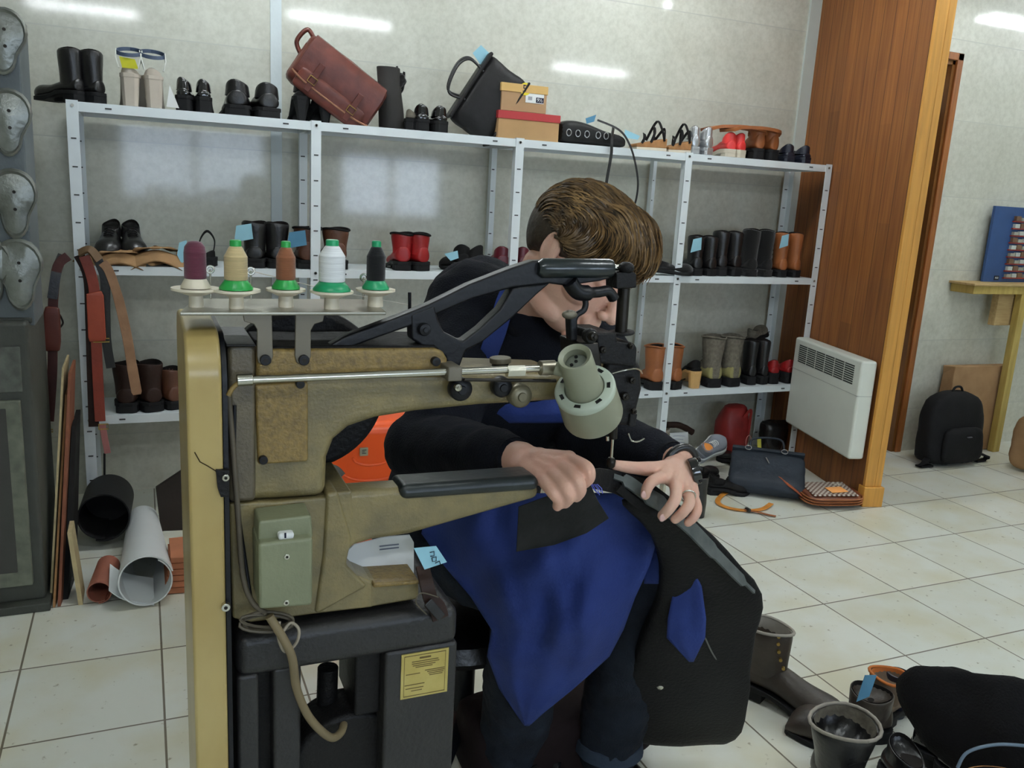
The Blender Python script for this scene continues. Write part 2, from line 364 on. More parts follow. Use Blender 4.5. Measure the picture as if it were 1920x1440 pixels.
for li, h in enumerate(SH):
    for i in range(4):
        x0 = RX+i*RW+pw*(1 if i == 0 else .5); x1 = RX+(i+1)*RW-pw*(1 if i == 3 else .5)
        m = MB(); m.b2((x0, RY+.002, h-.002), (x1, RY+RD-.002, h))
        for yy in (RY+.001, RY+RD-.003): m.b2((x0, yy, h-.031), (x1, yy+.002, h-.0005))
        m.b2((x0, RY+.002, h-.031), (x0+.002, RY+RD, h)); m.b2((x1-.002, RY+.002, h-.031), (x1, RY+RD, h))
        m.b2((x0, RY+.002, h-.031), (x1, RY+.015, h-.029))
        sf = m.build('shelf', STEEL, rack, smooth=False)
        q = MB()
        for xx in (x0+.09, x1-.09): q.b2((xx-.010, RY-.0005, h-.018), (xx+.010, RY+.002, h-.013))
        q.build('slots', SLOT, sf, smooth=False)['kind'] = 'stuff'
        for xx in (x0-pw/2+.001, x1+pw/2-.001): MB().cyl((xx, RY-.004, h-.013), (xx, RY+.004, h-.013), .0055, n=8).build('bolt', mat('zinc', (165, 165, 155), rough=.35, metal=.8, bump=0), sf)

# ================================================================== wall heater on the partition
ha = X(1600, 860, 2.83)
def PF(px, py, off):   # pixel onto the partition face moved out by off
    p0 = PA-PN*off; d = ray(px, py); n = PN
    return CAM + d*((p0-CAM).dot(n)/d.dot(n))
OFF = .085
a = PF(1590, 862, OFF); b = PF(1612, 678, OFF); hs1 = (a-PA).dot(PD); hz0 = a.z; hz1 = PF(1614, 676, OFF).z
hs0 = hs1-.62
heater = thing('wall_heater', 'white electric convector heater mounted on the timber partition', 'heater', PA+PD*(hs0+hs1)/2+V((0, 0, hz0)))
HW = mat('heater_white', (222, 226, 216), rough=.4, var=.02, bump=.02)
pbox(hs0, hs1, -OFF, -.012, hz0, hz1).build('body', HW, heater, smooth=True, bevel=.012)
g = MB(); gz1 = hz1-.028; gz0 = gz1-.088; ns = 9
dk = MAT_G = mat('grille_dark', (48, 50, 48), rough=.7, bump=0)
cols = 6; cw = (hs1-hs0-.10)/cols
for c in range(cols):
    for k in range(ns):
        zz = gz0+(k+.5)*(gz1-gz0)/ns
        q = pbox(hs0+.05+c*cw+.005, hs0+.05+(c+1)*cw-.004, -OFF-.0012, -OFF+.004, zz-.0026, zz+.0026); g.add(q.v, q.f)
g.build('grille', dk, heater, smooth=False)
pbox(hs0+.002, hs1+.0008, -OFF-.0008, -.02, hz1-.155, hz1-.153).build('seam', mat('seam_grey', (170, 172, 165), bump=0), heater, smooth=False)
pbox(hs0+.1, hs1-.1, -.012, 0, hz0+.05, hz1-.05).build('mounting_bracket', dk, heater, smooth=False)
# ================================================================== shoes
LEATHER_BLACK = mat('black_leather', (22, 21, 22), rough=.34, var=.2, bump=.25, bscale=90, coat=.15, clearr=.25)
MATTE_BLACK = mat('matte_black', (20, 19, 19), rough=.75, var=.2, bump=.3, bscale=120)
PATENT = mat('patent_black', (14, 14, 16), rough=.15, var=.1, bump=.03, coat=1, clearr=.05)
SUEDE_BLACK = mat('black_suede', (16, 15, 15), rough=.95, var=.2, bump=.4, bscale=200, sheen=.3)
RUBBER = mat('black_rubber', (26, 26, 27), rough=.7, var=.1, bump=.1)
BROWN = mat('brown_leather', (92, 56, 38), rough=.45, var=.25, bump=.25, bscale=70)
DKBROWN = mat('dark_brown_leather', (50, 34, 28), rough=.5, var=.25, bump=.25, bscale=70)
TAN = mat('tan_leather', (150, 88, 46), rough=.5, var=.2, bump=.2, bscale=70)
RED = mat('red_leather', (150, 24, 26), rough=.4, var=.2, bump=.15)
CORAL = mat('coral_leather', (222, 58, 56), rough=.4, var=.1, bump=.1)
BURG = mat('burgundy_leather', (86, 20, 32), rough=.35, var=.2, bump=.15)
SILVER = mat('silver_leather', (196, 198, 200), rough=.25, metal=.75, var=.08, bump=.1)
BEIGE = mat('beige_suede', (190, 180, 166), rough=.85, var=.06, bump=.1)
CREAM = mat('cream_sole', (206, 196, 176), rough=.7, var=.06, bump=.1)
NAVY = mat('navy_leather', (24, 28, 42), rough=.4, var=.2, bump=.15)
KHAKI = mat('khaki_nubuck', (142, 136, 88), rough=.85, var=.15, bump=.3)
GREYM = mat('grey_mesh', (104, 98, 86), rough=.9, var=.3, bump=.5, scale=60)
DARKIN = mat('dark_lining', (30, 26, 24), rough=.95, bump=.1)
GREYL = mat('grey_lining', (150, 144, 134), rough=.9, var=.1, bump=.3)
CORK = mat('cork', (158, 112, 68), rough=.8, var=.2, scale=50, bump=.3)
TAGB = mat('blue_paper', (150, 200, 216), rough=.8, var=.05, bump=.05)
TAGB2 = mat('deep_blue_paper', (78, 130, 160), rough=.8, var=.05, bump=.05)
YEL = mat('yellow_paper', (222, 214, 90), rough=.8, var=.04, bump=.05)
WHITEC = mat('white_paper', (226, 228, 226), rough=.8, var=.03, bump=.05)
INK = mat('ink', (30, 32, 50), rough=.8, bump=0)

def sup(a, p=.8):
    c, s = math.cos(a), math.sin(a)
    return math.copysign(abs(c)**p, c), math.copysign(abs(s)**p, s)
def make_shoe(name, label, cat, up, so, L=.26, W=.09, H=.06, shaft=0., heel=.022, hm=None, toe=.75, lining=DARKIN, laces=None, tagm=None, sole_t=.010, block=1., lean=0., group=None, shaftw=1., collar=None, lowtoe=.045, counter=None):
    """a shoe in its own frame: heel at the origin side, toe towards +x, sole on z=0"""
    W *= 1.22
    t = thing(name, label, cat, (0, 0, 0), group)
    def wid(u):
        b = 1-max(0, (u-.72)/.28)**2.4
        if u < .12: b = .42+.25*math.sqrt(u/.12)
        elif u < .72: b = .67+.33*((u-.12)/.6)**1.3 - .06*math.sin((u-.12)/.6*math.pi)
        return W/2*max(b, .16*toe+.0)*(1 if u < .72 else (toe+(1-toe)*(1-(u-.72)/.28)))
    def bot(u):  # underside height
        if u < .28: return heel
        if u < .66: k = (u-.28)/.38; return heel*(1-k*k*(3-2*k))
        return .004*((u-.66)/.34)**2
    def top(u):
        hh = H+heel
        if u < .38: return hh - .012*(u/.38)
        if u < .74: k = (u-.38)/.36; return (hh-.012)*(1-k)+(lowtoe+.010)*k - .006*math.sin(k*math.pi)
        k = (u-.74)/.26; return (lowtoe+.010)-(lowtoe-.016)*k**2.2
    rings = []
    us = [.0, .012, .04, .1, .18, .28, .38, .48, .58, .68, .76, .84, .9, .95, .985, 1.0]
    for u in us:
        w = wid(u)*(1 if 0 < u < 1 else .55); b = bot(u)+sole_t; tp = top(u)-(0 if shaft == 0 else 0)
        if u == 0: tp -= .02
        elif u < .36 and shaft == 0: tp -= .018
        r = []
        for k in range(16):
            c, s = sup(2*math.pi*k/16, .75)
            z = b+(tp-b)*(s+1)/2
            ww = w*(1-.34*((s+1)/2)**2.2)
            r.append((L*u, c*ww, z))
        rings.append(r)
    upm = MB().loft(rings)
    # collar / shaft, open at the top
    cx = L*.20; n = 20; z0 = H*.55+heel; z1 = H+heel+shaft; rx0 = L*.19; ry0 = W*.33
    if shaft > 0: rx1 = L*.20*shaftw; ry1 = W*.42*shaftw
    else: rx1 = L*.185; ry1 = W*.30
    R = []
    for k, (z, f) in enumerate(((z0, 0), (z0+(z1-z0)*.33, .33), (z0+(z1-z0)*.66, .66), (z1, 1))):
        rx = rx0+(rx1-rx0)*f; ry = ry0+(ry1-ry0)*f; 
        if shaft > .04 and k == 1: rx *= .96; ry *= .94
        R.append([(cx+lean*f+math.cos(a)*rx, math.sin(a)*ry, z+(.004*math.sin(2*a+k))*f-(.016*math.cos(a)*f if shaft == 0 else 0)) for a in [2*math.pi*i/n for i in range(n)]])
    zi = max(z0+.004, z1-.045-shaft*.5, H+heel+.004) if shaft > .02 else z1-.014; fi = (zi-z0)/(z1-z0); rxi = (rx0+(rx1-rx0)*fi)*.84; ryi = (ry0+(ry1-ry0)*fi)*.82
    inn = [[(cx+lean+(p[0]-cx-lean)*.9, p[1]*.88, p[2]-.001) for p in R[-1]], [(cx+lean*fi+rxi*math.cos(a), ryi*math.sin(a), zi) for a in [2*math.pi*i/n for i in range(n)]]]
    upm.loft(R+inn, cap=False)
    upm.f.append(tuple(range(len(upm.v)-n, len(upm.v))))
    o = upm.build('upper', up, t, sub=1, angle=180)
    li = MB().loft([[(p[0]*.995+.0005, p[1]*.985, p[2]+.0005) for p in inn[0]], [(p[0], p[1]*.98, p[2]+.002) for p in inn[1]]], cap=False)
    li.f.append(tuple(range(n, 2*n))); li.build('lining', lining, t)
    if counter:
        cr_ = []
        for u in us[1:8]:
            w = wid(u)*1.05; b = bot(u)+sole_t*.8; tp = heel+H*(.80 if u < .3 else .62)
            r = []
            for k in range(16):
                c, s = sup(2*math.pi*k/16, .75); r.append((L*u-.003, c*w*(1-.22*((s+1)/2)**2.2), b+(tp-b)*(s+1)/2))
            cr_.append(r)
        MB().loft(cr_).build('heel_counter', counter, t, sub=1, angle=180)
    # sole
    pl = [(L*u-.002, wid(u)*1.06) for u in us[1:]] ; pl[0] = (-.003, wid(.03)*.7)
    pts = pl+[(x, -y) for x, y in pl[::-1]]
    sm = MB()
    rg = []
    for lev in (0, 1):
        rg.append([(x, y, bot(min(1, max(0, x/L)))+lev*sole_t*1.3) for x, y in pts])
    sm.loft(rg); sm.build('sole', so, t, bevel=.0015)
    if heel > .012:
        hl = L*(.24 if heel < .045 else .16)*block; hp = [(L*u, wid(u)*(1.02 if heel < .045 else .85)) for u in (.0, .01, .05, .12)]
        hp = [(-.002, wid(.02)*.7), (.006, wid(.05)), (hl*.5, wid(.1)), (hl, wid(.16)*.98)]
        q = hp+[(x, -y) for x, y in hp[::-1]]; k = 1 if heel < .045 else (.8 if block > .8 else .45)
        MB().loft([[(hl*.3+(x-hl*.3)*k+(0), y*k, 0) for x, y in q], [(x, y, heel+.003) for x, y in q]]).build('heel', hm or so, t, bevel=.001)
    if laces:
        nl = 4 if shaft < .03 else 6
        for i in range(nl):
            if shaft < .03: u = .40+i*.06; z = top(u)+.001; x = L*u; w = W*.16
            else:
                f = i/(nl-1); x = L*(.52-.14*f); z = (H*.75+heel)+(z1-.012-(H*.75+heel))*f; w = W*.17
                x = L*.38+max(0, (.35-f))*L*.22+.004
            MB().tube([(x, -w, z-.004), (x+.004, -w*.4, z+.003), (x+.002, w*.4, z+.004), (x-.003, w, z-.004)], .0022, n=6).build('lace', laces, t)
    if collar: MB().tube([(p[0], p[1], p[2]) for p in R[-1]]+[R[-1][0]], .004, n=8, cap=False).build('collar', collar, t)
    if tagm:
        z = z1
        g = MB().prism([(-.02, W*.1, z-.005), (-.024, W*.55, z-.015), (-.022, W*.62, z-.075), (-.016, W*.05, z-.06)], (.0012, 0, 0)); g.build('paper_tag', tagm, t, smooth=False)
    return t
def clone(src, label=None, flip=False):
    r = src.copy(); COL.objects.link(r); WORG[r.name] = WORG[src.name]
    if label: r['label'] = label
    for ch in kids(src):
        if ch.name.startswith('paper_tag'): continue
        c = ch.copy(); COL.objects.link(c); c.parent = r
        for g in kids(ch): d = g.copy(); COL.objects.link(d); d.parent = c
    return r
def place(o, loc, yaw=0, roll=0, pitch=0, s=1):
    o.location = V(loc); o.rotation_euler = (math.radians(roll), math.radians(pitch), math.radians(yaw)); o.scale = (s, s, s)
def pair(px1, px2, z, yy, desc, yaw, name='shoe', where='', dyaw=6, x2dy=0, plural=None, roll=0, **kw):
    """two shoes of a pair; px = where the middle of the nearer end shows"""
    words = {'boot': 'boot', 'ankle_boot': 'boot', 'hiking_boot': 'boot'}.get(name, 'shoe')
    g = plural or 'pair of '+desc+' '+where
    L = kw.get('L', .26)
    a = make_shoe(name, 'left-hand %s %s' % (desc, where), words, group=g, **kw)
    b = clone(a, 'right-hand %s %s' % (desc, where))
    ys = math.radians(yaw)
    for o, px, k in ((a, px1, -1), (b, px2, 1)):
        p = at_shelf(px, yy, z)
        if abs(math.sin(ys)) > .5 and math.sin(ys) < 0: p = p+V((0, L, 0))       # toe towards the viewer
        place(o, p+V((0, 0, .0012)), yaw+k*dyaw)
    b.location.y += x2dy
    return a, b
def at_shelf(px, yy, z):
    """x of the point that stands at depth yy, height z and shows in column px"""
    lo, hi = -3., 7.
    for _ in range(50):
        m = (lo+hi)/2; d = V((m, yy, z+.05))-CAM; q = 960+FPX*d.dot(CR)/d.dot(CW)
        if q < px: lo = m
        else: hi = m
    return V((lo, yy, z))
Z1, Z2, Z3 = SH
yF = RY+.012
# ---- top shelf
pair(152, 190, Z1, yF+.02, 'black leather ankle boot', 135, 'ankle_boot', 'at the left end of the top shelf', dyaw=0, up=LEATHER_BLACK, so=RUBBER, L=.21, W=.075, H=.055, shaft=.09, heel=.022)
a, b = pair(243, 290, Z1, yF, 'silver sandal with beige block heel', 90, 'block_heel_sandal', 'beside the black ankle boots on top shelf', up=BEIGE, so=BEIGE, L=.17, W=.075, H=.02, heel=.092, lowtoe=.03, hm=BEIGE)
for k, o in enumerate((a, b)):
    for c in kids(o):
        if c.name.startswith(('upper', 'lining')): pass
    NW = [mat('navy_strap', (60, 74, 96), rough=.5), mat('silver_lining', (214, 216, 208), rough=.5)]
    ring = [V((.03+.034*math.cos(a_), .040*math.sin(a_), .175+.014*math.cos(a_))) for a_ in [2*math.pi*i/20 for i in range(21)]]
    w0 = WORG[o.name]; 
    MB().ribbon(ring, .012, [V((math.cos(2*math.pi*i/20), math.sin(2*math.pi*i/20), .1)) for i in range(21)], .003).build('ankle_strap', NW[0], o)
    for s in (-1, 1): MB().ribbon([(.0, s*.03, .12), (.0, s*.038, .15), (.03, s*.04, .178)], .014, (0, s, 0), .003).build('side_strap', NW[1], o)
MB().prism([(.0, -.03, .12), (.0, .02, .12), (.0, .028, .155), (.0, -.02, .15)], (.002, 0, 0)).build('insole_sticker', mat('lime_sticker', (206, 204, 40), rough=.6), a, smooth=False)
pair(342, 383, Z1, yF, 'slim black pump', 84, 'pump', 'on the top shelf right of the beige heels', up=PATENT, so=RUBBER, L=.19, W=.066, H=.055, heel=.038)
tg = MB().prism([Y(312, 200, yF-.012)+V((0, 0, .0)), Y(336, 203, yF-.012), Y(330, 188, yF-.010), Y(318, 160, yF-.004)], (0, .0015, 0)).build('price_tag', WHITEC, smooth=False)
tg.location.z = max(tg.location.z, Z1+.0005); tag(tg, 'white paper tag standing against the slim black pumps', 'tag')
pair(445, 506, Z1, yF, 'black leather derby shoe', 90, 'derby_shoe', 'on the top shelf left of the brown satchel', up=LEATHER_BLACK, so=RUBBER, L=.24, W=.108, H=.082, heel=.022, laces=MATTE_BLACK)
pair(566, 612, Z1, yF+.03, 'black high heeled shoe', 90, 'high_heel_shoe', 'under the brown satchel on the top shelf', up=SUEDE_BLACK, so=RUBBER, L=.2, W=.075, H=.05, heel=.075, block=.7)
# brown satchel tipped on its side
def pillow(w, h, d, n=10, p=.55, q=.6):
    """soft box mesh centred on the origin: w along x, d along y, h along z"""
    m = MB(); rings = []
    for i in range(n+1):
        s = -1+2*i/n; e = (1-abs(s)**5)**.35 if abs(s) < 1 else 0
        e = max(e, .30) if i in (0, n) else e
        z = s*h/2
        rings.append([(w/2*sup(2*math.pi*k/24, p)[0]*(.9+.1*e), d/2*sup(2*math.pi*k/24, p)[1]*e, z) for k in range(24)])
    return m.loft(rings)
SAT = mat('satchel_leather', (96, 46, 36), rough=.4, var=.3, bump=.3, bscale=45, scale=20)
SATE = mat('satchel_worn_edge', (150, 104, 78), rough=.7, var=.2)
BRASS = mat('brass', (190, 160, 90), rough=.3, metal=.9, bump=0)
sat = thing('satchel', 'worn brown leather satchel tipped over on the top shelf', 'bag', (0, 0, 0))
pillow(.37, .22, .17).build('body', SAT, sat, sub=1, disp=.012, dscale=.08)
fl = MB(); fl.loft([[(-.17, -.092, -.05), (-.17, -.098, .06), (-.165, -.07, .105), (-.165, .05, .11), (-.165, .05, .102), (-.165, -.066, .097), (-.17, -.09, .058), (-.17, -.084, -.05)], [(.17, -.092, -.055), (.17, -.098, .06), (.165, -.07, .105), (.165, .05, .11), (.165, .05, .102), (.165, -.066, .097), (.17, -.09, .058), (.17, -.084, -.05)]])
fl.build('flap', SAT, sat, bevel=.003)
MB().tube(spline([(-.175, -.1, -.055), (-.1, -.102, -.066), (.1, -.102, -.066), (.175, -.1, -.055)]), .004, n=6).build('edge_piping', SATE, sat)
pillow(.30, .09, .03).build('pocket', SAT, sat, sub=1).data.transform(Matrix.Translation((0, -.088, -.06)))
for x in (-.09, .09):
    MB().b2((x-.012, -.108, -.09), (x+.012, -.098, .03)).build('buckle_strap', SAT, sat, bevel=.002)
    MB().tube([(x-.016, -.11, -.03), (x+.016, -.11, -.03), (x+.016, -.11, -.055), (x-.016, -.11, -.055), (x-.016, -.11, -.03)], .002, n=6).build('buckle', BRASS, sat)
MB().tube(spline([(-.155, 0, .08), (-.205, 0, .10), (-.215, 0, .04), (-.18, 0, .01)]), .009, n=8).build('handle', SAT, sat)
for s in (-1, 1): MB().b2((s*.176, -.03, -.08), (s*.184, .03, .06)).build('side_gusset', SAT, sat, bevel=.004)
p = Y(632, 172, RY+.10); place(sat, p, -4, 10, 33, .93); sat.location.z += .024
tb = MB(); pl = lambda px, py, y=RY+.12: Y(px, py, y)
bt = thing('boot', 'dark grey tall boot shaft standing behind the satchel, right side', 'boot', at_shelf(735, RY+.12, Z1))
m = MB(); rr = []
for f, px, py, w in ((0, 735, 234, .052), (.3, 733, 205, .05), (.6, 731, 175, .046), (1, 728, 126, .046)):
    c = pl(px, py); c.z = max(c.z, Z1) if f else Z1+.001
    rr.append([(c.x+w*math.cos(a_), c.y+w*.7*math.sin(a_), c.z) for a_ in [2*math.pi*k/18 for k in range(18)]])
m.loft(rr).build('shaft', mat('charcoal_leather', (52, 50, 48), rough=.6, var=.2), bt, bevel=.004)
m = MB(); m.tube(spline([pl(744, 124), pl(752, 150), pl(758, 135), pl(756, 165), pl(748, 180), pl(749, 200)]), [.004]*40+[.003], n=6).build('bow', SUEDE_BLACK, bt)
m = MB().ell(pl(752, 152), (.022, .02, .03)); m.build('ruffle', SUEDE_BLACK, bt, disp=.02, dscale=.02, sub=1)
sd = make_shoe('sandal', 'small grey woven sandal beside the black patent shoes', 'shoe', GREYM, RUBBER, L=.17, W=.06, H=.03, heel=.03, toe=.8)
place(sd, at_shelf(768, yF+.02, Z1+.001), 60)
pair(793, 830, Z1, yF, 'glossy black patent shoe', 90, 'patent_shoe', 'on the top shelf left of the black handbag', up=PATENT, so=RUBBER, L=.2, W=.075, H=.052, heel=.03)
# black handbag leaning against the shoe boxes
hb = thing('handbag', 'large black leather handbag leaning on the shoe boxes', 'bag', (0, 0, 0))
HBM = mat('handbag_black', (34, 33, 33), rough=.5, var=.25, bump=.35, bscale=60)
pillow(.30, .20, .10).build('body', HBM, hb, sub=1, disp=.012, dscale=.07)
MB().loft([[(-.15, -.05, .085), (-.15, .05, .085), (-.15, .05, .1), (-.15, -.05, .1)], [(.15, -.05, .085), (.15, .05, .085), (.15, .05, .1), (.15, -.05, .1)]]).build('top_band', HBM, hb, bevel=.006)
for dy, k in ((-.04, 0), (.035, .02)): MB().tube(spline([(-.06+k, dy, .08), (-.075+k, dy, .15), (.02+k, dy, .175), (.075+k, dy, .15), (.07+k, dy, .08)]), .005, n=8).build('handle', LEATHER_BLACK, hb)
MB().prism([(.09, .0, .09), (.15, .0, .09), (.155, 0, .14), (.11, 0, .15)], (0, .0015, 0)).build('paper_tag', TAGB, hb, smooth=False)
MB().b2((-.15, -.05, -.1), (.15, .05, -.09)).build('bottom_panel', HBM, hb, bevel=.01)
place(hb, Y(914, 188, RY+.09), -8, 0, -58); hb.location.z += .0
# shoe boxes
KRAFT = mat('kraft_card', (176, 140, 96), rough=.85, var=.06, bump=.05)
def shoebox(label, px0, px1, y0, z0, h, d, lidm, cardm, lidh=.03):
    a_ = at_shelf(px0, y0, z0).x; b_ = at_shelf(px1, y0, z0).x
    t = thing('shoe_box', label, 'box', ((a_+b_)/2, y0+d/2, z0), 'shoe boxes on the top shelf')
    MB().b2((a_+.002, y0+.002, z0), (b_-.002, y0+d, z0+h-.003)).build('carton', cardm, t, smooth=False, bevel=.001)
    MB().b2((a_-.002, y0-.001, z0+h-lidh), (b_+.002, y0+d+.003, z0+h)).build('lid', lidm, t, smooth=False, bevel=.0015)
    return t, a_, b_
B1, a1, b1 = shoebox('large kraft shoe box with a red lid, bottom of the two', 934, 1049, yF+.005, Z1+.001, .105, .25, mat('red_card', (172, 50, 52), rough=.6, var=.05), KRAFT)
B2, a2, b2 = shoebox('small kraft shoe box with yellow sticker on the red-lidded box', 940, 1026, yF+.012, Z1+.1075, .105, .22, mat('yellow_kraft', (206, 168, 104), rough=.8, var=.05), mat('kraft2', (170, 136, 100), rough=.85, var=.05), .032)
def textmesh(name, s, size, m, parent, loc, rot=(90, 0, 0), ext=.0004, align='CENTER', mx=None):
    cu = bpy.data.curves.new('txt', 'FONT'); cu.body = s; cu.size = size; cu.extrude = ext; cu.align_x = align; cu.align_y = 'CENTER'; cu.resolution_u = 2
    to = bpy.data.objects.new('txt', cu); COL.objects.link(to); bpy.context.view_layer.update()
    me = bpy.data.meshes.new_from_object(to); bpy.data.objects.remove(to)
    R_ = mx if mx is not None else (Matrix.Rotation(math.radians(rot[2]), 4, 'Z') @ Matrix.Rotation(math.radians(rot[1]), 4, 'Y') @ Matrix.Rotation(math.radians(rot[0]), 4, 'X'))
    me.transform(Matrix.Translation(V(loc)-WORG[parent.name]) @ R_); me.materials.clear(); me.materials.append(m)
    o = bpy.data.objects.new(name, me); COL.objects.link(o); o.parent = parent; WORG[o.name] = WORG[parent.name]; return o
yy = yF+.0135
c = Y(985, 167, yy); st = MB().cyl((c.x, yy-.002, c.z), (c.x, yy, c.z), .024, n=28).build('round_sticker', mat('yellow_sticker', (228, 212, 40), rough=.5), B2)
textmesh('sticker_number', '5', .04, INK, B2, (c.x-.004, yy-.0026, c.z))
q = MB(); a_, b_ = Y(985, 192, yy), Y(1021, 163, yy)
q.b2((a_.x, yy-.0012, a_.z), (b_.x, yy, b_.z)).build('size_label', WHITEC, B2, smooth=False)
c0 = Y(1012, 188, yy); MB().b2((c0.x-.017, yy-.0018, c0.z-.011), (c0.x+.017, yy-.001, c0.z+.009)).build('size_patch', INK, B2, smooth=False)
textmesh('size_number', '9½', .020, WHITEC, B2, (c0.x, yy-.0024, c0.z-.001))
c0 = Y(995, 184, yy); MB().b2((c0.x-.012, yy-.0018, c0.z-.008), (c0.x+.006, yy-.001, c0.z+.006)).build('bar_code', mat('print_grey', (150, 150, 155)), B2, smooth=False)
# black bag with eyelets and hanging straps
eb = thing('handbag', 'flat black bag with white ringed eyelets, straps hanging off the top shelf', 'bag', at_shelf(1115, yF+.05, Z1))
ex0, ex1 = at_shelf(1054, yF, Z1).x, at_shelf(1180, yF, Z1).x
m = MB(); rr = []
for i in range(9):
    f = i/8; x = ex0+(ex1-ex0)*f; h = .075+.02*math.sin(f*5+.5); h *= (1 if i < 8 else .6); d = .09
    rr.append([(x, yF+.003+d/2+d/2*sup(2*math.pi*k/16, .6)[0], Z1+.002+h/2+h/2*sup(2*math.pi*k/16, .6)[1]) for k in range(16)])
m.loft(rr).build('body', HBM, eb, sub=1)
for px in (1067, 1084, 1101, 1122, 1137):
    p = at_shelf(px, yF, Z1); MB().tube([(p.x+.011*math.cos(a_), yF+.000, Z1+.043+.013*math.sin(a_)) for a_ in [2*math.pi*k/14 for k in range(15)]], .0022, n=6).build('eyelet', SILVER, eb)
S = lambda px, py, y=RY-.02: Y(px, py, y)
MB().ribbon(spline([S(1150, 240, RY+.03), S(1147, 262), S(1146, 290), S(1139, 330), S(1135, 357)]), .012, (0, 1, 0), .004).build('strap', LEATHER_BLACK, eb)
MB().ribbon(spline([S(1120, 225, RY+.04), S(1160, 243, RY+.0), S(1180, 270), S(1192, 310), S(1196, 350), S(1188, 388), S(1170, 400)]), .008, (0, 1, 0), .003).build('strap', LEATHER_BLACK, eb)
MB().prism([S(1172, 243, yF), S(1200, 255, yF), S(1196, 262, yF), S(1170, 258, yF)], (0, .001, 0)).build('paper_tag', TAGB, eb, smooth=False)
MB().prism([S(1098, 222, yF+.03), S(1118, 215, yF+.03), S(1114, 228, yF+.03), S(1100, 232, yF+.03)], (0, .001, 0)).build('paper_tag', TAGB2, eb, smooth=False)
# strappy cork sandals
def cork_sandal(label, px0, px1):
    a_ = at_shelf(px0, yF, Z1).x; b_ = at_shelf(px1, yF, Z1).x
    t = thing('wedge_sandal', label, 'shoe', ((a_+b_)/2, yF+.04, Z1), 'cork sandals on the top shelf')
    L = b_-a_; h0, h1 = .015, .042
    pr = [(a_, yF+.002, Z1+.022), (b_, yF+.002, Z1+h1+.012), (b_, yF+.002, Z1+.014), (a_, yF+.002, Z1+.010)]
    MB().prism([pr[0], pr[1], pr[2], pr[3]], (0, .07, 0)).build('footbed', CORK, t, bevel=.003)
    MB().prism([pr[3], pr[2], (b_, yF+.002, Z1), (a_, yF+.002, Z1)], (0, .07, 0)).build('sole', CREAM, t, bevel=.002)
    for f0, f1, hh in ((.15, .5, .035), (.45, .85, .06), (.9, .55, .075)):
        x0, x1 = a_+L*f0, a_+L*f1; zb = Z1+.03+.02*f0
        MB().ribbon(spline([(x0, yF+.0, zb-.006), (x0+(x1-x0)*.3, yF+.005, zb+hh*.6), ((x0+x1)/2, yF+.035, zb+hh), (x1, yF+.068, zb-.004)], 6), .011, (0, -1, .6), .003).build('strap', MATTE_BLACK, t)
    MB().ribbon(spline([(b_-L*.1, yF+.0, Z1+.05), (b_-L*.02, yF+.03, Z1+.095), (b_-L*.15, yF+.066, Z1+.05)], 6), .012, (1, 0, .3), .003).build('ankle_strap', MATTE_BLACK, t)
    return t
cork_sandal('left-hand cork wedge sandal with black straps on the top shelf', 1196, 1252); cork_sandal('right-hand cork wedge sandal with black straps on the top shelf', 1256, 1298)
pair(1306, 1332, Z1, yF, 'silver ballet flat', 90, 'ballet_flat', 'on the top shelf right of the cork sandals', up=SILVER, so=SILVER, L=.2, W=.07, H=.085, heel=.018)
pair(1373, 1394, Z1, yF, 'red sneaker with cream sole', 90, 'sneaker', 'on the top shelf right of the silver flats', dyaw=12, up=CORAL, so=CREAM, L=.2, W=.078, H=.075, heel=.016, sole_t=.014)
bb = pair(1426, 1454, Z1, yF, 'brown tall boot with folded shaft', 90, 'boot', 'near the right end of the top shelf', up=TAN, so=RUBBER, L=.22, W=.08, H=.085, heel=.035, shaft=.02)
for k, o in enumerate(bb):
    wp = o.location; Lr = o.rotation_euler.z
    pts = [(.04, 0, .11), (.02, .02, .128), (.03, .10, .135), (.05, .20, .13), (.05, .26, .115)]
    MB().ribbon(spline(pts, 6), [.085]*7+[.095]*18, (0, .1, 1), .014).build('folded_shaft', TAN, o, bevel=.004)
pair(1484, 1516, Z1, yF, 'navy sneaker', 90, 'sneaker', 'at the right end of the top shelf', up=NAVY, so=NAVY, L=.2, W=.082, H=.05, heel=.014, laces=NAVY)
# ---- middle shelf
LE = mat('raw_tan_hide', (160, 124, 84), rough=.8, var=.15, scale=18, bump=.3)
hd = MB()
for (x0, y0, w, h, s_) in ((232, 480, .12, .04, 0), (300, 470, .14, .055, 1)):
    t = thing('leather_offcut', ['folded tan leather offcut under the black oxfords on the middle shelf', 'crumpled tan leather piece right of the black oxfords'][s_], 'leather piece', at_shelf(x0, yF+.05, Z2), 'tan leather pieces on the middle shelf')
    c = at_shelf(x0, yF+.07, Z2)
    pts = [(c.x-w, c.y-.05, Z2+.004), (c.x-w*.6, c.y, Z2+h*.8), (c.x-w*.1, c.y-.03, Z2+h*1.2), (c.x+w*.4, c.y, Z2+h*.9), (c.x+w, c.y-.04, Z2+.006)]
    MB().ribbon(spline(pts, 8), .13, (0, 0, 1), .005).build('sheet', LE, t, disp=.03, dscale=.05, sub=1)
    pts = [(c.x-w*.8, c.y-.07, Z2+.003), (c.x-w*.1, c.y-.075, Z2+h*.7), (c.x+w*.6, c.y-.07, Z2+.003)]
    MB().ribbon(spline(pts, 8), .05, (0, -1, .6), .004).build('fold', LE, t, sub=1)
pair(210, 243, Z2+.012, yF+.04, 'black oxford shoe', 270, 'oxford_shoe', 'at the left end of the middle shelf', up=LEATHER_BLACK, so=RUBBER, L=.19, W=.085, H=.1, heel=.02, laces=MATTE_BLACK, lowtoe=.065)
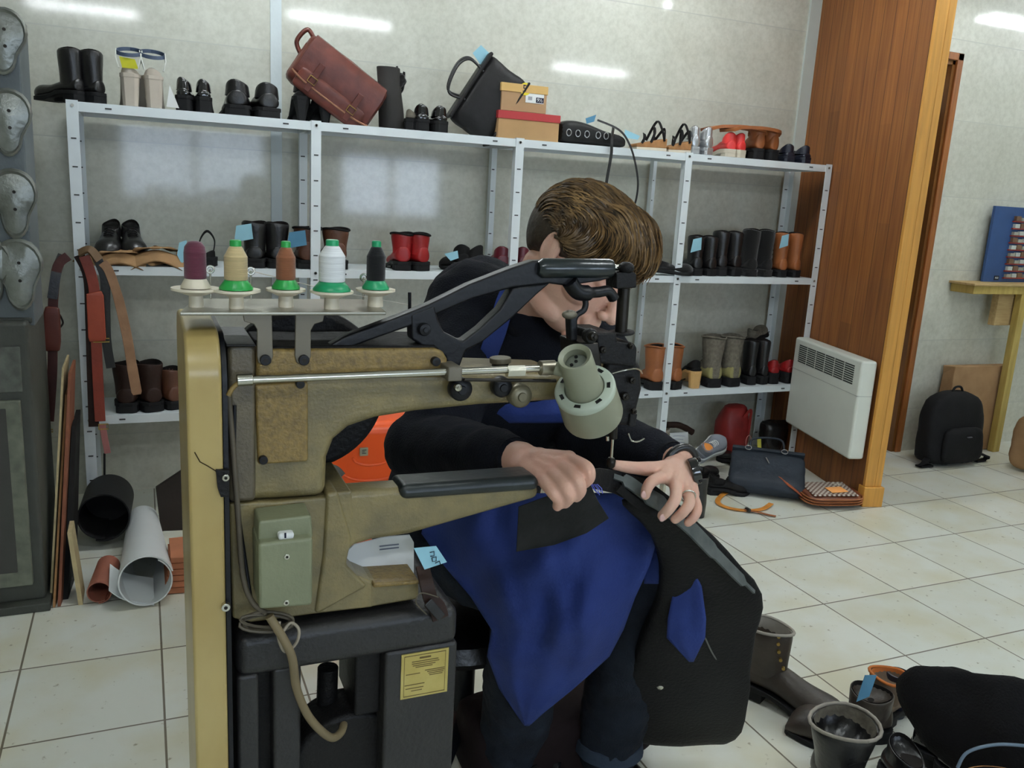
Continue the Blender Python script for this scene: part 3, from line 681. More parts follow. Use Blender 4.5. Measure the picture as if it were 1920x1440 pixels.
sn = make_shoe('sandal', 'black strappy sandal with blue tag on the middle shelf behind the maroon spool', 'shoe', MATTE_BLACK, RUBBER, L=.22, W=.075, H=.02, heel=.02, lowtoe=.03)
MB().ribbon(spline([(.02, -.035, .03), (.01, -.03, .09), (.03, 0, .125), (.05, .03, .09), (.05, .036, .03)]), .009, (1, 0, 0), .003).build('ankle_strap', MATTE_BLACK, sn)
place(sn, at_shelf(405, yF+.05, Z2)+V((0, 0, .0012)), 165)
t = MB().prism([Y(336, 455, yF), Y(350, 450, yF), Y(350, 488, yF), Y(340, 494, yF), Y(332, 478, yF)], (0, .001, 0)).build('paper_tag', TAGB, smooth=False)
tag(t, 'pale blue paper tag beside the black strappy sandal, middle shelf', 'tag')
pair(478, 524, Z2, yF, 'tall black boot', 90, 'boot', 'on the middle shelf behind the thread spools', tagm=TAGB, up=LEATHER_BLACK, so=RUBBER, L=.22, W=.095, H=.06, shaft=.085, heel=.022)
pair(578, 636, Z2, yF, 'brown lace-up ankle boot', 90, 'ankle_boot', 'on the middle shelf behind the white spool', up=BROWN, so=RUBBER, L=.24, W=.105, H=.085, shaft=.045, heel=.02, laces=MATTE_BLACK, collar=MATTE_BLACK, tagm=TAGB2)
pair(756, 796, Z2, yF, 'red leather ankle boot', 96, 'ankle_boot', 'on the middle shelf right of the black spool', up=RED, so=RUBBER, L=.2, W=.092, H=.075, shaft=.045, heel=.022, collar=MATTE_BLACK, laces=MATTE_BLACK, dyaw=14)
pair(870, 905, Z2, yF, 'black slip-on shoe with blue tag', 110, 'slip_on_shoe', 'on the middle shelf right of the red boots', up=MATTE_BLACK, so=RUBBER, L=.2, W=.092, H=.07, heel=.022, dyaw=24)
ex = MB().prism([Y(833, 476, yF-.0), Y(858, 470, yF-.0), Y(860, 484, yF-.0), Y(845, 489, yF)], (0, .0012, 0)).build('paper_tag', TAGB, smooth=False); tag(ex, 'blue paper tag on the toe of the black slip-on shoe', 'tag')
ex.location.z += 0
pair(945, 985, Z2, yF, 'burgundy shoe', 90, 'loafer', 'on the middle shelf left of the man\'s head', up=BURG, so=RUBBER, L=.2, W=.09, H=.07, heel=.02)
pk = thing('pink_purse', 'magenta leather purse on the middle shelf left of the man\'s ear', 'purse', at_shelf(1004, yF+.05, Z2))
c = at_shelf(1006, yF+.05, Z2); x = pillow(.10, .085, .05); x.v = [p+c+V((0, 0, .043)) for p in x.v]; x.build('body', mat('magenta_leather', (150, 36, 82), rough=.5), pk, sub=1)
MB().tube(spline([c+V((-.03, 0, .08)), c+V((0, 0, .1)), c+V((.03, 0, .08))]), .003, n=6).build('handle', BURG, pk)
o_ = make_shoe('slipper', 'low black shoe on the middle shelf right of the man\'s hair', 'shoe', SUEDE_BLACK, RUBBER, L=.22, W=.08, H=.05, heel=.012); place(o_, at_shelf(1225, yF+.02, Z2)+V((0, 0, .0012)), 0); o_.location.z += 0
pair(1310, 1338, Z2, yF, 'low black boot with blue tag', 90, 'ankle_boot', 'in the right bay of the middle shelf, leftmost', tagm=TAGB, up=LEATHER_BLACK, so=RUBBER, L=.22, W=.08, H=.07, shaft=.09, heel=.02)
pair(1356, 1384, Z2, yF+.01, 'black leather boot', 90, 'boot', 'second from left in the right bay of the middle shelf', up=LEATHER_BLACK, so=RUBBER, L=.22, W=.082, H=.07, shaft=.105, heel=.03)
pair(1412, 1442, Z2, yF+.01, 'black suede boot', 90, 'boot', 'left of the brown boots in the middle shelf', up=SUEDE_BLACK, so=SUEDE_BLACK, L=.22, W=.09, H=.07, shaft=.13, heel=.02)
pair(1470, 1497, Z2, yF, 'brown leather ankle boot', 90, 'ankle_boot', 'at the right end of the middle shelf', tagm=TAGB, up=TAN, so=RUBBER, L=.22, W=.072, H=.07, shaft=.12, heel=.022, laces=DKBROWN)
# ---- bottom shelf
pair(236, 290, Z3, yF+.01, 'dark brown ankle boot', 96, 'ankle_boot', 'on the bottom shelf below the belts', up=DKBROWN, so=RUBBER, L=.24, W=.098, H=.07, shaft=.085, heel=.024, dyaw=12)
bx = make_shoe('ankle_boot', 'single reddish brown boot on the bottom shelf beside the belt guard', 'boot', BROWN, RUBBER, L=.22, W=.085, H=.07, shaft=.06, heel=.02); place(bx, at_shelf(330, yF+.03, Z3)+V((0, 0, .0012)), 110)
bz = make_shoe('ankle_boot', 'dark brown boot on the bottom shelf mostly hidden behind the belt guard', 'boot', DKBROWN, RUBBER, L=.22, W=.085, H=.07, shaft=.07, heel=.02); place(bz, at_shelf(382, yF+.03, Z3)+V((0, 0, .0012)), 90)
pair(1233, 1273, Z3, yF+.0, 'tan leather boot', 96, 'ankle_boot', 'on the bottom shelf right of the sewing head', up=TAN, so=RUBBER, L=.24, W=.105, H=.08, shaft=.095, heel=.026, dyaw=14, collar=TAN)
TANH = mat('pale_wood_heel', (206, 164, 104), rough=.5, var=.1)
hh = make_shoe('heeled_shoe', 'black shoe with a pale wooden block heel on the bottom shelf', 'shoe', MATTE_BLACK, TANH, L=.19, W=.08, H=.05, heel=.07, hm=TANH); place(hh, at_shelf(1307, yF, Z3)+V((0, 0, .0012)), 90)
pair(1342, 1380, Z3, yF, 'khaki and grey hiking boot', 90, 'hiking_boot', 'in the middle of the right bay, bottom shelf', counter=KHAKI, up=GREYM, so=RUBBER, L=.26, W=.105, H=.12, shaft=.1, heel=.02, collar=GREYM, laces=GREYM, sole_t=.018, shaftw=1.1, lining=GREYM)
pair(1412, 1436, Z3, yF+.02, 'black ankle boot', 92, 'ankle_boot', 'right of the khaki hiking boots', up=LEATHER_BLACK, so=RUBBER, L=.22, W=.072, H=.07, shaft=.12, heel=.03)
pair(1454, 1484, Z3, yF+.02, 'black and red sneaker', 90, 'sneaker', 'at the right end of the bottom shelf', up=RED, so=RUBBER, L=.2, W=.075, H=.075, heel=.03, sole_t=.02)
kk = make_shoe('shoe', 'dark grey shoe lying on the boots at the right of the bottom shelf', 'shoe', GREYM, RUBBER, L=.19, W=.07, H=.05, heel=.015); place(kk, V((at_shelf(1400, yF+.12, Z3).x, yF+.12, Z3+.185)), 30, 0, -14)
# ================================================================== the patching machine (all its front faces lie in the plane y = MY)
MY = .97
HAM = mat('hammered_olive', (108, 98, 68), rough=.42, var=.22, scale=30, bump=.25, bscale=260, rgb2=(134, 120, 78), coat=.25, clearr=.3)
HAMD = mat('hammered_grey_brown', (84, 76, 62), rough=.45, scale=22, bump=.25, bscale=260, rgb2=(102, 92, 70), coat=.2, clearr=.3)
HAMT = mat('hammered_tan', (140, 116, 62), rough=.45, scale=160, bump=.3, bscale=300, rgb2=(112, 92, 52))
CRM = mat('yellowed_enamel', (188, 170, 112), rough=.38, scale=7, rgb2=(160, 136, 78), bump=.05, coat=.3, clearr=.2, stretch=(1, 1, .5))
BLKP = mat('black_enamel', (15, 16, 20), rough=.42, var=.2, bump=.12, bscale=150, spec=.35)
BLKM = mat('black_cast_iron', (26, 25, 25), rough=.5, var=.2, bump=.35, bscale=200)
CHR = mat('bright_steel', (200, 198, 186), rough=.22, metal=1, var=.05, bump=.03)
DSTL = mat('oily_steel', (50, 47, 43), rough=.35, metal=.85, var=.2, bump=.1)
GRN = mat('grey_green_enamel', (122, 126, 98), rough=.45, var=.1, bump=.15, bscale=200, coat=.15, clearr=.3)
LAMPM = mat('grey_green_lamp', (142, 144, 122), rough=.4, var=.05, bump=.03)
LAMPL = mat('pale_lamp_ring', (176, 186, 168), rough=.4, var=.04, bump=.03)
def pp(poly, y=MY): return [Y(px, py, y) for px, py in poly]
def plate(poly, y0, y1, close=None):
    """outline surveyed on the plane y0, carried back to y1"""
    return MB().prism(pp(poly, y0), (0, y1-y0, 0))
mc = thing('sewing_machine', 'old olive long arm cobbler sewing machine on a black cast stand', 'sewing machine', V((.2, 1.05, .0)))
plate([(430, 652), (480, 650), (484, 690), (840, 694), (1062, 700), (1068, 752), (900, 762), (780, 774), (705, 786), (655, 803), (628, 826), (615, 860), (612, 932), (520, 938), (432, 942)], MY, MY+.10).build('upper_housing', HAM, mc, bevel=.012, seg=3)
plate([(427, 655), (432, 647), (476, 647), (480, 655), (480, 940), (430, 943)], MY-.006, MY+.105).build('end_cap', HAMD, mc, bevel=.007, seg=3)
plate([(424, 646), (480, 646), (480, 651), (424, 651)], MY-.012, MY+.11).build('cap_lid', BLKP, mc, bevel=.002)
plate([(482, 656), (818, 654), (832, 660), (840, 674), (838, 708), (480, 716)], MY-.010, MY+.09).build('arm_cover_plate', HAMT, mc, bevel=.005, seg=3)
plate([(500, 650), (818, 648), (825, 655), (484, 657), (484, 650)], MY-.002, MY+.102).build('arm_lid', MATTE_BLACK, mc, bevel=.002)
plate([(478, 722), (578, 716), (578, 866), (484, 872)], MY-.006, MY+.01).build('side_cover', HAMT, mc, bevel=.003)
plate([(430, 944), (520, 941), (612, 933), (618, 925), (660, 921), (668, 1018), (655, 1030), (642, 1042), (643, 1058), (655, 1073), (700, 1092), (700, 1139), (590, 1152), (470, 1168), (436, 1160)], MY, MY+.12).build('lower_column', HAM, mc, bevel=.009, seg=3)
plate([(640, 924), (752, 916), (1010, 905), (1012, 934), (900, 966), (768, 1004), (700, 1014), (640, 1032)], MY+.001, MY+.042).build('lower_arm', HAM, mc, bevel=.009, seg=3)
plate([(680, 1090), (786, 1086), (786, 1124), (680, 1142)], MY+.001, MY+.11).build('machine_foot', HAM, mc, bevel=.004)
plate([(612, 926), (634, 922), (660, 1010), (650, 1060), (690, 1100), (600, 1150), (590, 1152), (606, 1040)], MY-.004, MY+.05).build('column_rib', HAM, mc, bevel=.01, seg=3)
plate([(700, 1094), (786, 1088), (786, 1096), (700, 1103)], MY-.006, MY+.10).build('foot_flange', HAMT, mc, bevel=.002)
plate([(750, 912), (1012, 893), (1014, 921), (752, 940)], MY-.006, MY+.046).build('arm_sleeve', mat('dark_green_rubber', (36, 42, 42), rough=.35, var=.2, bump=.2), mc, bevel=.011, seg=4)
def screw(px, py, y, r, m=BLKP, name='screw', d=.006):
    c = Y(px, py, y); t = MB().cyl((c.x, y-d, c.z), (c.x, y+.004, c.z), r, n=18)
    o = t.build(name, m, mc, bevel=.0008)
    MB().cyl((c.x, y-d-.0004, c.z), (c.x, y-d+.001, c.z), r*.45, n=6).build('socket', DSTL, o); return o
for a_ in ((497, 674, MY-.012, .006), (569, 674, MY-.012, .006), (816, 677, MY-.012, .0055), (493, 861, MY-.006, .005), (562, 719, MY-.008, .005)): screw(*a_)
# spool stand
BRK = mat('bracket_grey', (112, 106, 92), rough=.45, metal=.4, var=.1, bump=.05)
plate([(455, 588), (510, 588), (512, 668), (508, 682), (496, 686), (484, 680), (482, 668), (482, 618), (476, 608), (458, 603)], MY-.013, MY-.009).build('spool_bracket', BRK, mc, bevel=.001)
plate([(554, 588), (609, 588), (606, 603), (590, 608), (583, 620), (583, 668), (579, 681), (568, 686), (556, 680), (553, 668)], MY-.013, MY-.009).build('spool_bracket', BRK, mc, bevel=.001)
tz = Y(535, 580, MY).z
tl, tr = Y(336, 578, MY-.005), Y(718, 590, MY-.005)
MB().add([(tl.x, MY-.02, tz), (tl.x+.02, MY+.09, tz), (tr.x+.01, MY+.09, tz), (tr.x, MY-.02, tz), (tl.x, MY-.02, tz-.004), (tl.x+.02, MY+.09, tz-.004), (tr.x+.01, MY+.09, tz-.004), (tr.x, MY-.02, tz-.004)], [(0, 1, 2, 3), (7, 6, 5, 4), (0, 4, 5, 1), (1, 5, 6, 2), (2, 6, 7, 3), (3, 7, 4, 0)]).build('spool_tray', mat('tray_steel', (150, 146, 132), rough=.3, metal=.8, var=.1, bump=.05), mc, bevel=.001)
PLAS = mat('cream_plastic', (222, 212, 188), rough=.4, var=.03, bump=.02)
GREEN = mat('green_plastic', (26, 150, 96), rough=.35, var=.04, bump=.02)
GREEN2 = mat('leaf_green_plastic', (40, 158, 70), rough=.35, var=.04, bump=.02)
SP = [(367, 452, 530, 21, 47, (96, 36, 56), 'maroon', 0, None, MY+.02), (443, 460, 541, 22, 46, (200, 178, 130), 'beige', 1, GREEN2, MY+.01), (536, 462, 542, 18, 37, (140, 84, 50), 'brown', 1, GREEN2, MY+.02), (622, 459, 545, 24, 40, (238, 240, 240), 'white', 1, GREEN, MY+.005), (704, 461, 540, 17, 36, (18, 18, 20), 'black', 1, GREEN, MY+.025)]
for px, pt, pb, rw, rd, colr, cn, green, capm, yy in SP:
    b = Y(px, pb+12, yy); k = (Y(px+10, pb, yy)-Y(px, pb, yy)).length/10
    zd = tz+.021; b.z = tz
    # post and dish belong to the machine
    MB().lathe((b.x, yy, tz), (0, 0, 1), [(13*k*1.1, 0), (12*k*1.1, .017)], n=20).build('spool_post', PLAS, mc)
    MB().lathe((b.x, yy, tz+.0125), (0, 0, 1), [(14*k, 0), (rd*k, .006), (rd*k, .0085), (14*k, .007)], n=32).build('spool_dish', PLAS, mc)
    t = thing('thread_spool', cn+' thread cone standing on its cream dish above the machine', 'thread spool', (b.x, yy, zd), 'thread spools on the machine tray')
    top = Y(px, pt, yy).z; hz = top-zd; base = .010
    if green: MB().lathe((b.x, yy, zd), (0, 0, 1), [(rw*k*1.45, 0), (rw*k*1.45, .002), (rw*k*.98, base)], n=28).build('cone_base', GREEN if capm is GREEN else GREEN2, t)
    else: MB().lathe((b.x, yy, zd), (0, 0, 1), [(rw*k*1.35, 0), (rw*k*1.3, .003), (rw*k*.98, base)], n=28).build('cone_base', PLAS, t)
    w = MB(); pr = [(rw*k*.9, base), (rw*k, base+.001)]; n = 26
    h0, h1 = base+.001, hz-.012
    for i in range(n): z0 = h0+(h1-h0)*i/n; pr += [(rw*k*1.0, z0+.0003), (rw*k*1.018, z0+(h1-h0)/n*.5)]
    if green: pr += [(rw*k, h1), (rw*k*.62, hz-.003), (rw*k*.5, hz-.001)]
    else: pr += [(rw*k, h1), (rw*k*.92, hz-.006), (rw*k*.6, hz-.001), (rw*k*.3, hz)]
    w.lathe((b.x, yy, zd), (0, 0, 1), pr, n=32); w.build('thread_winding', mat('thread_'+cn, colr, rough=.8, var=.12, scale=90, bump=.3, bscale=300, stretch=(.2, .2, 6), sheen=.3), t, angle=180)
    if capm: MB().lathe((b.x, yy, zd+hz-.003), (0, 0, 1), [(rw*k*.5, 0), (rw*k*.5, .008), (rw*k*.4, .009)], n=22).build('cap', capm, t, bevel=.0005)
# thread guides behind the spools
for px, py in ((394, 505), (470, 508), (682, 520)):
    c = Y(px, py, MY+.085); m = MB(); m.cyl((c.x, MY+.085, tz), (c.x, MY+.085, c.z), .0012, n=8)
    m.build('guide_pin', CHR, mc)
    MB().tube([(c.x+.004*math.cos(a_), MY+.085, c.z+.004*math.sin(a_)) for a_ in [2*math.pi*i/14 for i in range(15)]], .0013, n=6).build('guide_ring', CHR, mc)
MB().cyl(Y(768, 548, MY+.06), Y(768, 655, MY+.06), .0022, n=10).build('thread_pin', BLKP, mc)
c0, c1 = Y(470, 508, MY+.085), Y(768, 572, MY+.06)
m = MB().tube([c0, c0.lerp(c1, .5)-V((0, 0, .003)), c1], .0005, n=5); m.build('thread_strand', mat('pale_thread', (220, 214, 200), rough=.8), mc)
# belt guard, wheel, bolts
gx0 = Y(347, 700, MY-.03).x; gx1 = Y(415, 700, MY-.03).x
gt = Y(380, 622, MY-.02).z; prof = []
y0, y1 = MY-.035, MY+.20; R_ = .05
for i in range(7): a_ = math.pi/2*i/6; prof.append((y0+R_-R_*math.cos(a_), gt-R_+R_*math.sin(a_)))
for i in range(5): a_ = math.pi/2*i/4; prof.append((y1-R_+R_*math.sin(a_), gt-R_+R_*math.cos(a_)))
prof += [(y1, .02), (y0+.01, .02)]
gx1b = Y(436, 1300, MY-.03).x
MB().loft([[(gx0, y, z) for y, z in prof], [(gx1, y, z) for y, z in prof]]).build('belt_guard', CRM, mc, bevel=.004, seg=3)
MB().loft([[(gx1+.001, y+.006, z-.006) for y, z in prof], [(gx1+.006, y+.006, z-.006) for y, z in prof]]).build('belt_guard_back', BLKP, mc)
pb = plate([(405, 882), (430, 882), (430, 932), (414, 932), (408, 915)], y0-.004, y0+.002).build('guard_bracket', BLKM, mc, smooth=False)
screw(423, 895, y0-.004, .004, CHR, 'bolt', .003); screw(423, 1137, y0, .005, CHR, 'bolt', .004)
m = MB(); m.tube([Y(365, 848, y0-.0006), Y(375, 866, y0-.0006), Y(390, 874, y0-.0006), Y(406, 884, y0-.0006)], .0006, n=4).build('crack', mat('crack_dark', (60, 48, 28), rough=.9, bump=0), mc)
c = Y(440, 800, MY+.08); MB().cyl((gx1+.008, MY+.09, .90), (gx1+.02, MY+.09, .90), .085, n=40).build('drive_wheel', BLKM, mc, bevel=.003)
# presser release rod
ry = MY-.03
def rodp(px, py): return Y(px, py, ry)
MB().cyl(rodp(470, 712), rodp(1040, 689), .0045, n=14).build('release_rod', CHR, mc)
MB().cyl(rodp(444, 713), rodp(474, 711), .0068, n=14).build('rod_end', CHR, mc, bevel=.001)
MB().tube(spline([rodp(452, 714), rodp(436, 728), rodp(428, 742)]), .0028, n=8).build('rod_hook', HAMT, mc)
a_, b_ = rodp(836, 686), rodp(862, 712); MB().b2((a_.x, ry-.009, b_.z), (b_.x, MY, a_.z)).build('rod_clamp', BRK, mc, bevel=.002)
MB().cyl(rodp(950, 696), rodp(982, 695), .0075, n=6).build('rod_nut', CHR, mc); MB().cyl(rodp(1012, 690), rodp(1040, 689), .0095, n=16).build('rod_coupling', mat('dull_nickel', (150, 144, 128), rough=.35, metal=.8), mc, bevel=.001)
MB().cyl(rodp(870, 712), rodp(1042, 714), .0022, n=8).build('linkage_rod', DSTL, mc)
def knob(px, py, y, r, m, name='knob', d=.016, flutes=0):
    c = Y(px, py, y); MB().lathe((c.x, y, c.z), (0, -1, 0), [(r*.9, 0), (r, .003), (r, d-.003), (r*.85, d), (r*.4, d+.001), (r*.35, d+.003)], n=24).build(name, m, mc)
knob(858, 726, MY-.01, .0145, BLKP); knob(858, 726, MY-.028, .005, CHR, 'knob_screw', .003)
knob(968, 738, MY-.008, .015, mat('worn_alloy', (110, 104, 84), rough=.4, metal=.6, var=.2), d=.018); knob(935, 722, MY-.004, .013, BLKP)
MB().cyl(Y(938, 670, MY+.03), Y(938, 680, MY+.03), .014, n=20).build('oil_cap', BRK, mc, bevel=.001)
MB().cyl(Y(938, 678, MY+.03), Y(938, 698, MY+.03), .011, n=20).build('oil_neck', BLKP, mc)
# the black lever frame
FY = MY+.005
plate([(612, 650), (655, 628), (762, 590), (806, 572), (880, 534), (960, 503), (1000, 490), (1040, 488), (1056, 492), (1060, 540), (1034, 532), (1008, 550), (985, 572), (962, 594), (905, 640), (872, 658), (858, 690), (846, 692), (836, 668), (812, 658), (800, 646), (790, 646), (775, 640), (772, 618), (690, 640), (645, 655)], FY, FY+.02).v
fr = MB(); 
def bar(pts, th=.02, y=FY):
    fr.prism(pp(pts, y), (0, th, 0))
bar([(612, 652), (645, 632), (762, 588), (806, 570), (880, 533), (960, 502), (1000, 489), (1058, 489), (1060, 536), (1032, 532), (962, 540), (888, 560), (818, 590), (770, 612), (690, 640), (648, 656)])
bar([(770, 590), (815, 572), (822, 600), (832, 622), (868, 640), (900, 616), (938, 580), (962, 540), (1034, 530), (1008, 552), (985, 574), (962, 596), (905, 642), (874, 658), (862, 690), (842, 692), (834, 668), (812, 656), (790, 648), (772, 636)], .022, FY-.001)
fr.build('lever_frame', BLKP, mc, bevel=.003)
knob(795, 617, FY-.003, .008, BLKP, 'pivot', .006)
hx = .0125
MB().lathe(Y(1008, 503, FY), Y(1146, 503, FY)-Y(1008, 503, FY), [(.008, 0), (hx, .006), (hx, .10), (hx*.9, (Y(1146, 503, FY)-Y(1008, 503, FY)).length)], n=24).build('spring_housing', mat('green_black_enamel', (24, 32, 34), rough=.28, coat=.3), mc)
plate([(1040, 505), (1150, 505), (1150, 520), (1126, 527), (1062, 536), (1040, 530)], FY+.0, FY+.018).build('housing_bracket', BLKP, mc, bevel=.002)
MB().cyl(Y(1143, 501, FY+.005), Y(1172, 502, FY+.005), .0038, n=12).build('plunger', CHR, mc); MB().cyl(Y(1141, 500, FY+.005), Y(1150, 500, FY+.005), .006, n=12).build('plunger_nut', CHR, mc)
MB().prism(pp([(1156, 512), (1186, 508), (1194, 514), (1194, 540), (1156, 542)], FY-.006), (0, .03, 0)).build('head_block', BLKM, mc, bevel=.002)
MB().ell(Y(1174, 502, FY), (.011, .011, .008)).build('head_eye', BLKM, mc)
MB().cyl(Y(1170, 540, FY+.01), Y(1164, 628, FY+.01), .0085, n=12).build('presser_bar', DSTL, mc)
MB().cyl(Y(1165, 621, FY+.01), Y(1165, 626, FY+.01), .018, n=24).build('collar_disc', BLKM, mc, bevel=.001)
# curved take-up lever in front of the face
m = MB(); m.tube(spline([Y(1068, 528, FY), Y(1085, 548, FY), Y(1120, 548, FY), Y(1140, 546, FY), Y(1152, 562, FY)], 6), [.013]*10+[.009]*14+[.006], n=10, flat=.8)
m.build('take_up_lever', BLKP, mc)
MB().tube(spline([Y(1096, 556, FY), Y(1098, 570, FY), Y(1094, 582, FY), Y(1080, 592, FY), Y(1074, 610, FY)], 6), .0042, n=8).build('curved_arm', BLKP, mc)
MB().ell(Y(1068, 590, FY-.004), (.011, .006, .006)).build('thumb_lever', BRK, mc)
plate([(1068, 592), (1084, 592), (1084, 640), (1070, 640)], FY-.004, FY+.012).build('lever_post', BLKP, mc, bevel=.003)
knob(1102, 628, FY-.012, .010, BLKM, 'tension_dial', .012); knob(1108, 629, FY-.024, .006, DSTL, 'tension_nut', .01)
# sewing head
HB = MB()
HB.prism(pp([(1118, 624), (1158, 624), (1158, 640), (1190, 643), (1196, 652), (1194, 690), (1122, 682)], MY-.005), (0, .075, 0))
HB.build('head_top', BLKM, mc, bevel=.004)
plate([(1086, 642), (1124, 642), (1130, 692), (1090, 690)], MY-.01, MY+.05).build('front_bracket', DSTL, mc, bevel=.003)
plate([(1100, 664), (1180, 668), (1180, 700), (1110, 700)], MY+.01, MY+.09).build('head_side', HAMT, mc, bevel=.003)
plate([(1140, 672), (1190, 672), (1204, 684), (1206, 730), (1196, 770), (1190, 800), (1100, 796), (1098, 745), (1130, 740)], MY, MY+.08).build('head_body', BLKM, mc, bevel=.008, seg=3)
plate([(1108, 780), (1150, 780), (1150, 800), (1108, 799)], MY-.008, MY+.03).build('needle_clamp', DSTL, mc, bevel=.002)
for px, py, r in ((1180, 648, .004), (1183, 712, .005), (1170, 742, .006), (1186, 770, .004), (1128, 655, .005)): knob(px, py, MY-.004, r, DSTL, 'set_screw', .006)
plate([(1182, 776), (1196, 776), (1192, 800), (1180, 800)], MY-.004, MY+.02).build('side_lug', BLKM, mc, bevel=.002)
MB().tube(spline([Y(1148, 700, MY-.012), Y(1172, 694, MY-.016), Y(1196, 692, MY-.01), Y(1204, 700, MY)]), .0012, n=6).build('thread_wire', CHR, mc)
MB().tube(spline([Y(1178, 812, MY), Y(1184, 826, MY), Y(1196, 828, MY), Y(1208, 822, MY)]), .0012, n=6).build('thread_wire', CHR, mc)
ny = MY+.02
MB().cyl(Y(1150, 796, ny), Y(1149, 822, ny), .006, n=14).build('needle_bar', DSTL, mc)
MB().cyl(Y(1149, 820, ny), Y(1146, 862, ny), .0021, n=10).build('needle', CHR, mc)
MB().lathe(Y(1146, 858, ny), (0, 0, -1), [(.004, 0), (.007, .004), (.0065, .012), (.003, .016)], n=16).build('presser_foot', DSTL, mc)
MB().cyl(Y(1139, 818, ny-.006), Y(1139, 826, ny-.006), .0025, n=10).build('clamp_screw', CHR, mc)
# work lamp
ly = MY-.10
A = (CR*.26-CU*.62+CW*.74).normalized(); l0 = T(1077, 668, .80*1.0)
tl_ = MY-.075
l0 = Y(1077, 668, tl_); k = (Y(1087, 668, tl_)-Y(1077, 668, tl_)).length/10
MB().lathe(l0, A, [(20*k, .018), (20*k, .004), (25*k, .001), (27.5*k, 0), (29*k, .002), (30.5*k, .045), (34*k, .062), (34*k, .064)], n=36, cap=False).build('lamp_socket', LAMPM, mc)
MB().lathe(l0, A, [(0.0005, .010), (14*k, .0105), (20*k, .014)], n=30, cap=False).build('lamp_socket_inside', mat('socket_inside', (120, 126, 116), rough=.5, metal=.3), mc)
for dx, dy in ((0, 0), (.006, .004), (-.007, .002)):
    x_ = A.orthogonal().normalized(); c = l0+A*.009+x_*dx+A.cross(x_)*dy; MB().cyl(c, c+A*.002, .0022, n=10).build('socket_contact', BLKM, mc)
MB().lathe(l0, A, [(33*k, .066), (36*k, .060), (50*k, .060), (54*k, .063), (54*k, .068), (50*k, .068)], n=40, cap=False).build('lamp_ring', LAMPL, mc)
MB().lathe(l0, A, [(53*k, .066), (55*k, .115), (54*k, .118), (52.5*k, .112), (50*k, .068)], n=40, cap=False).build('lamp_shade', LAMPM, mc)
x_ = A.orthogonal().normalized(); y_ = A.cross(x_)
for i in range(7):
    a0 = 2*math.pi*i/7; q = MB(); pts = []
    for r, a_ in ((40, -.13), (46, -.13), (46, .13), (40, .13)): pts.append(l0+A*.0592+(x_*math.cos(a0+a_)+y_*math.sin(a0+a_))*r*k)
    q.prism(pts, A*.0012).build('vent_slot', BLKM, mc, smooth=False)
MB().cyl(Y(1040, 690, MY-.045), l0+A*.035-CR*.004, .0085, n=18).build('lamp_joint', LAMPM, mc, bevel=.001)
# switch box and cable
plate([(485, 978), (584, 966), (587, 1010), (484, 1022)], MY-.045, MY).build('switch_box_top', GRN, mc, bevel=.003)
plate([(484, 1020), (587, 1008), (586, 1136), (486, 1144)], MY-.058, MY).build('switch_box', GRN, mc, bevel=.004)
m = MB()
a_ = Y(521, 1012, MY-.05); b_ = Y(551, 996, MY-.05); MB().b2((a_.x, MY-.054, a_.z), (b_.x, MY-.04, b_.z)).build('rocker_switch', WHITEC, mc, bevel=.003)
a_ = Y(535, 1004, MY-.054); MB().b2((a_.x-.001, MY-.0546, a_.z-.003), (a_.x+.001, MY-.0535, a_.z+.003)).build('switch_mark', INK, mc, smooth=False)
screw(538, 1044, MY-.058, .0035, CHR, 'screw', .001); screw(537, 1130, MY-.058, .0035, CHR, 'screw', .001)
CBL = mat('dusty_cable', (84, 76, 62), rough=.6, bump=.1)
MB().tube(spline([Y(428, 735, MY-.014), Y(436, 830, MY-.012), Y(446, 960, MY-.014), Y(456, 1080, MY-.02), Y(474, 1130, MY-.03), Y(500, 1150, MY-.04)]), .0032, n=8).build('power_cable', CBL, mc)
MB().tube(spline([Y(440, 760, MY-.008), Y(440, 900, MY-.010), Y(458, 1040, MY-.012), Y(470, 1120, MY-.02)]), .0022, n=8).build('earth_cable', BLKP, mc)
loop = []
for i in range(60):
    a_ = i/60*math.pi*7; loop.append(Y(500+48*math.cos(a_)+4*math.sin(a_*1.7), 1166+15*math.sin(a_)+5*math.sin(a_*.6), MY-.03-.008*math.sin(a_*.8)))
MB().tube(loop, .0018, n=6).build('cable_coil', CBL, mc)
MB().tube(spline([Y(524, 1165, MY-.04), Y(522, 1195, MY-.045), Y(535, 1222, MY-.045), Y(556, 1205, MY-.045), Y(560, 1180, MY-.045), Y(545, 1168, MY-.04), Y(530, 1185, MY-.045)]), .0019, n=6).build('cable_loop', mat('grey_cable', (150, 140, 122), rough=.5), mc)
MB().tube(spline([Y(505, 1155, MY-.045), Y(545, 1225, MY-.05), Y(556, 1290, MY-.04), Y(580, 1345, MY-.03), Y(618, 1382, MY-.02), Y(640, 1372, MY), Y(646, 1345, MY+.03)]), .0052, n=10).build('conduit', mat('dusty_conduit', (118, 104, 76), rough=.6, bump=.2), mc)
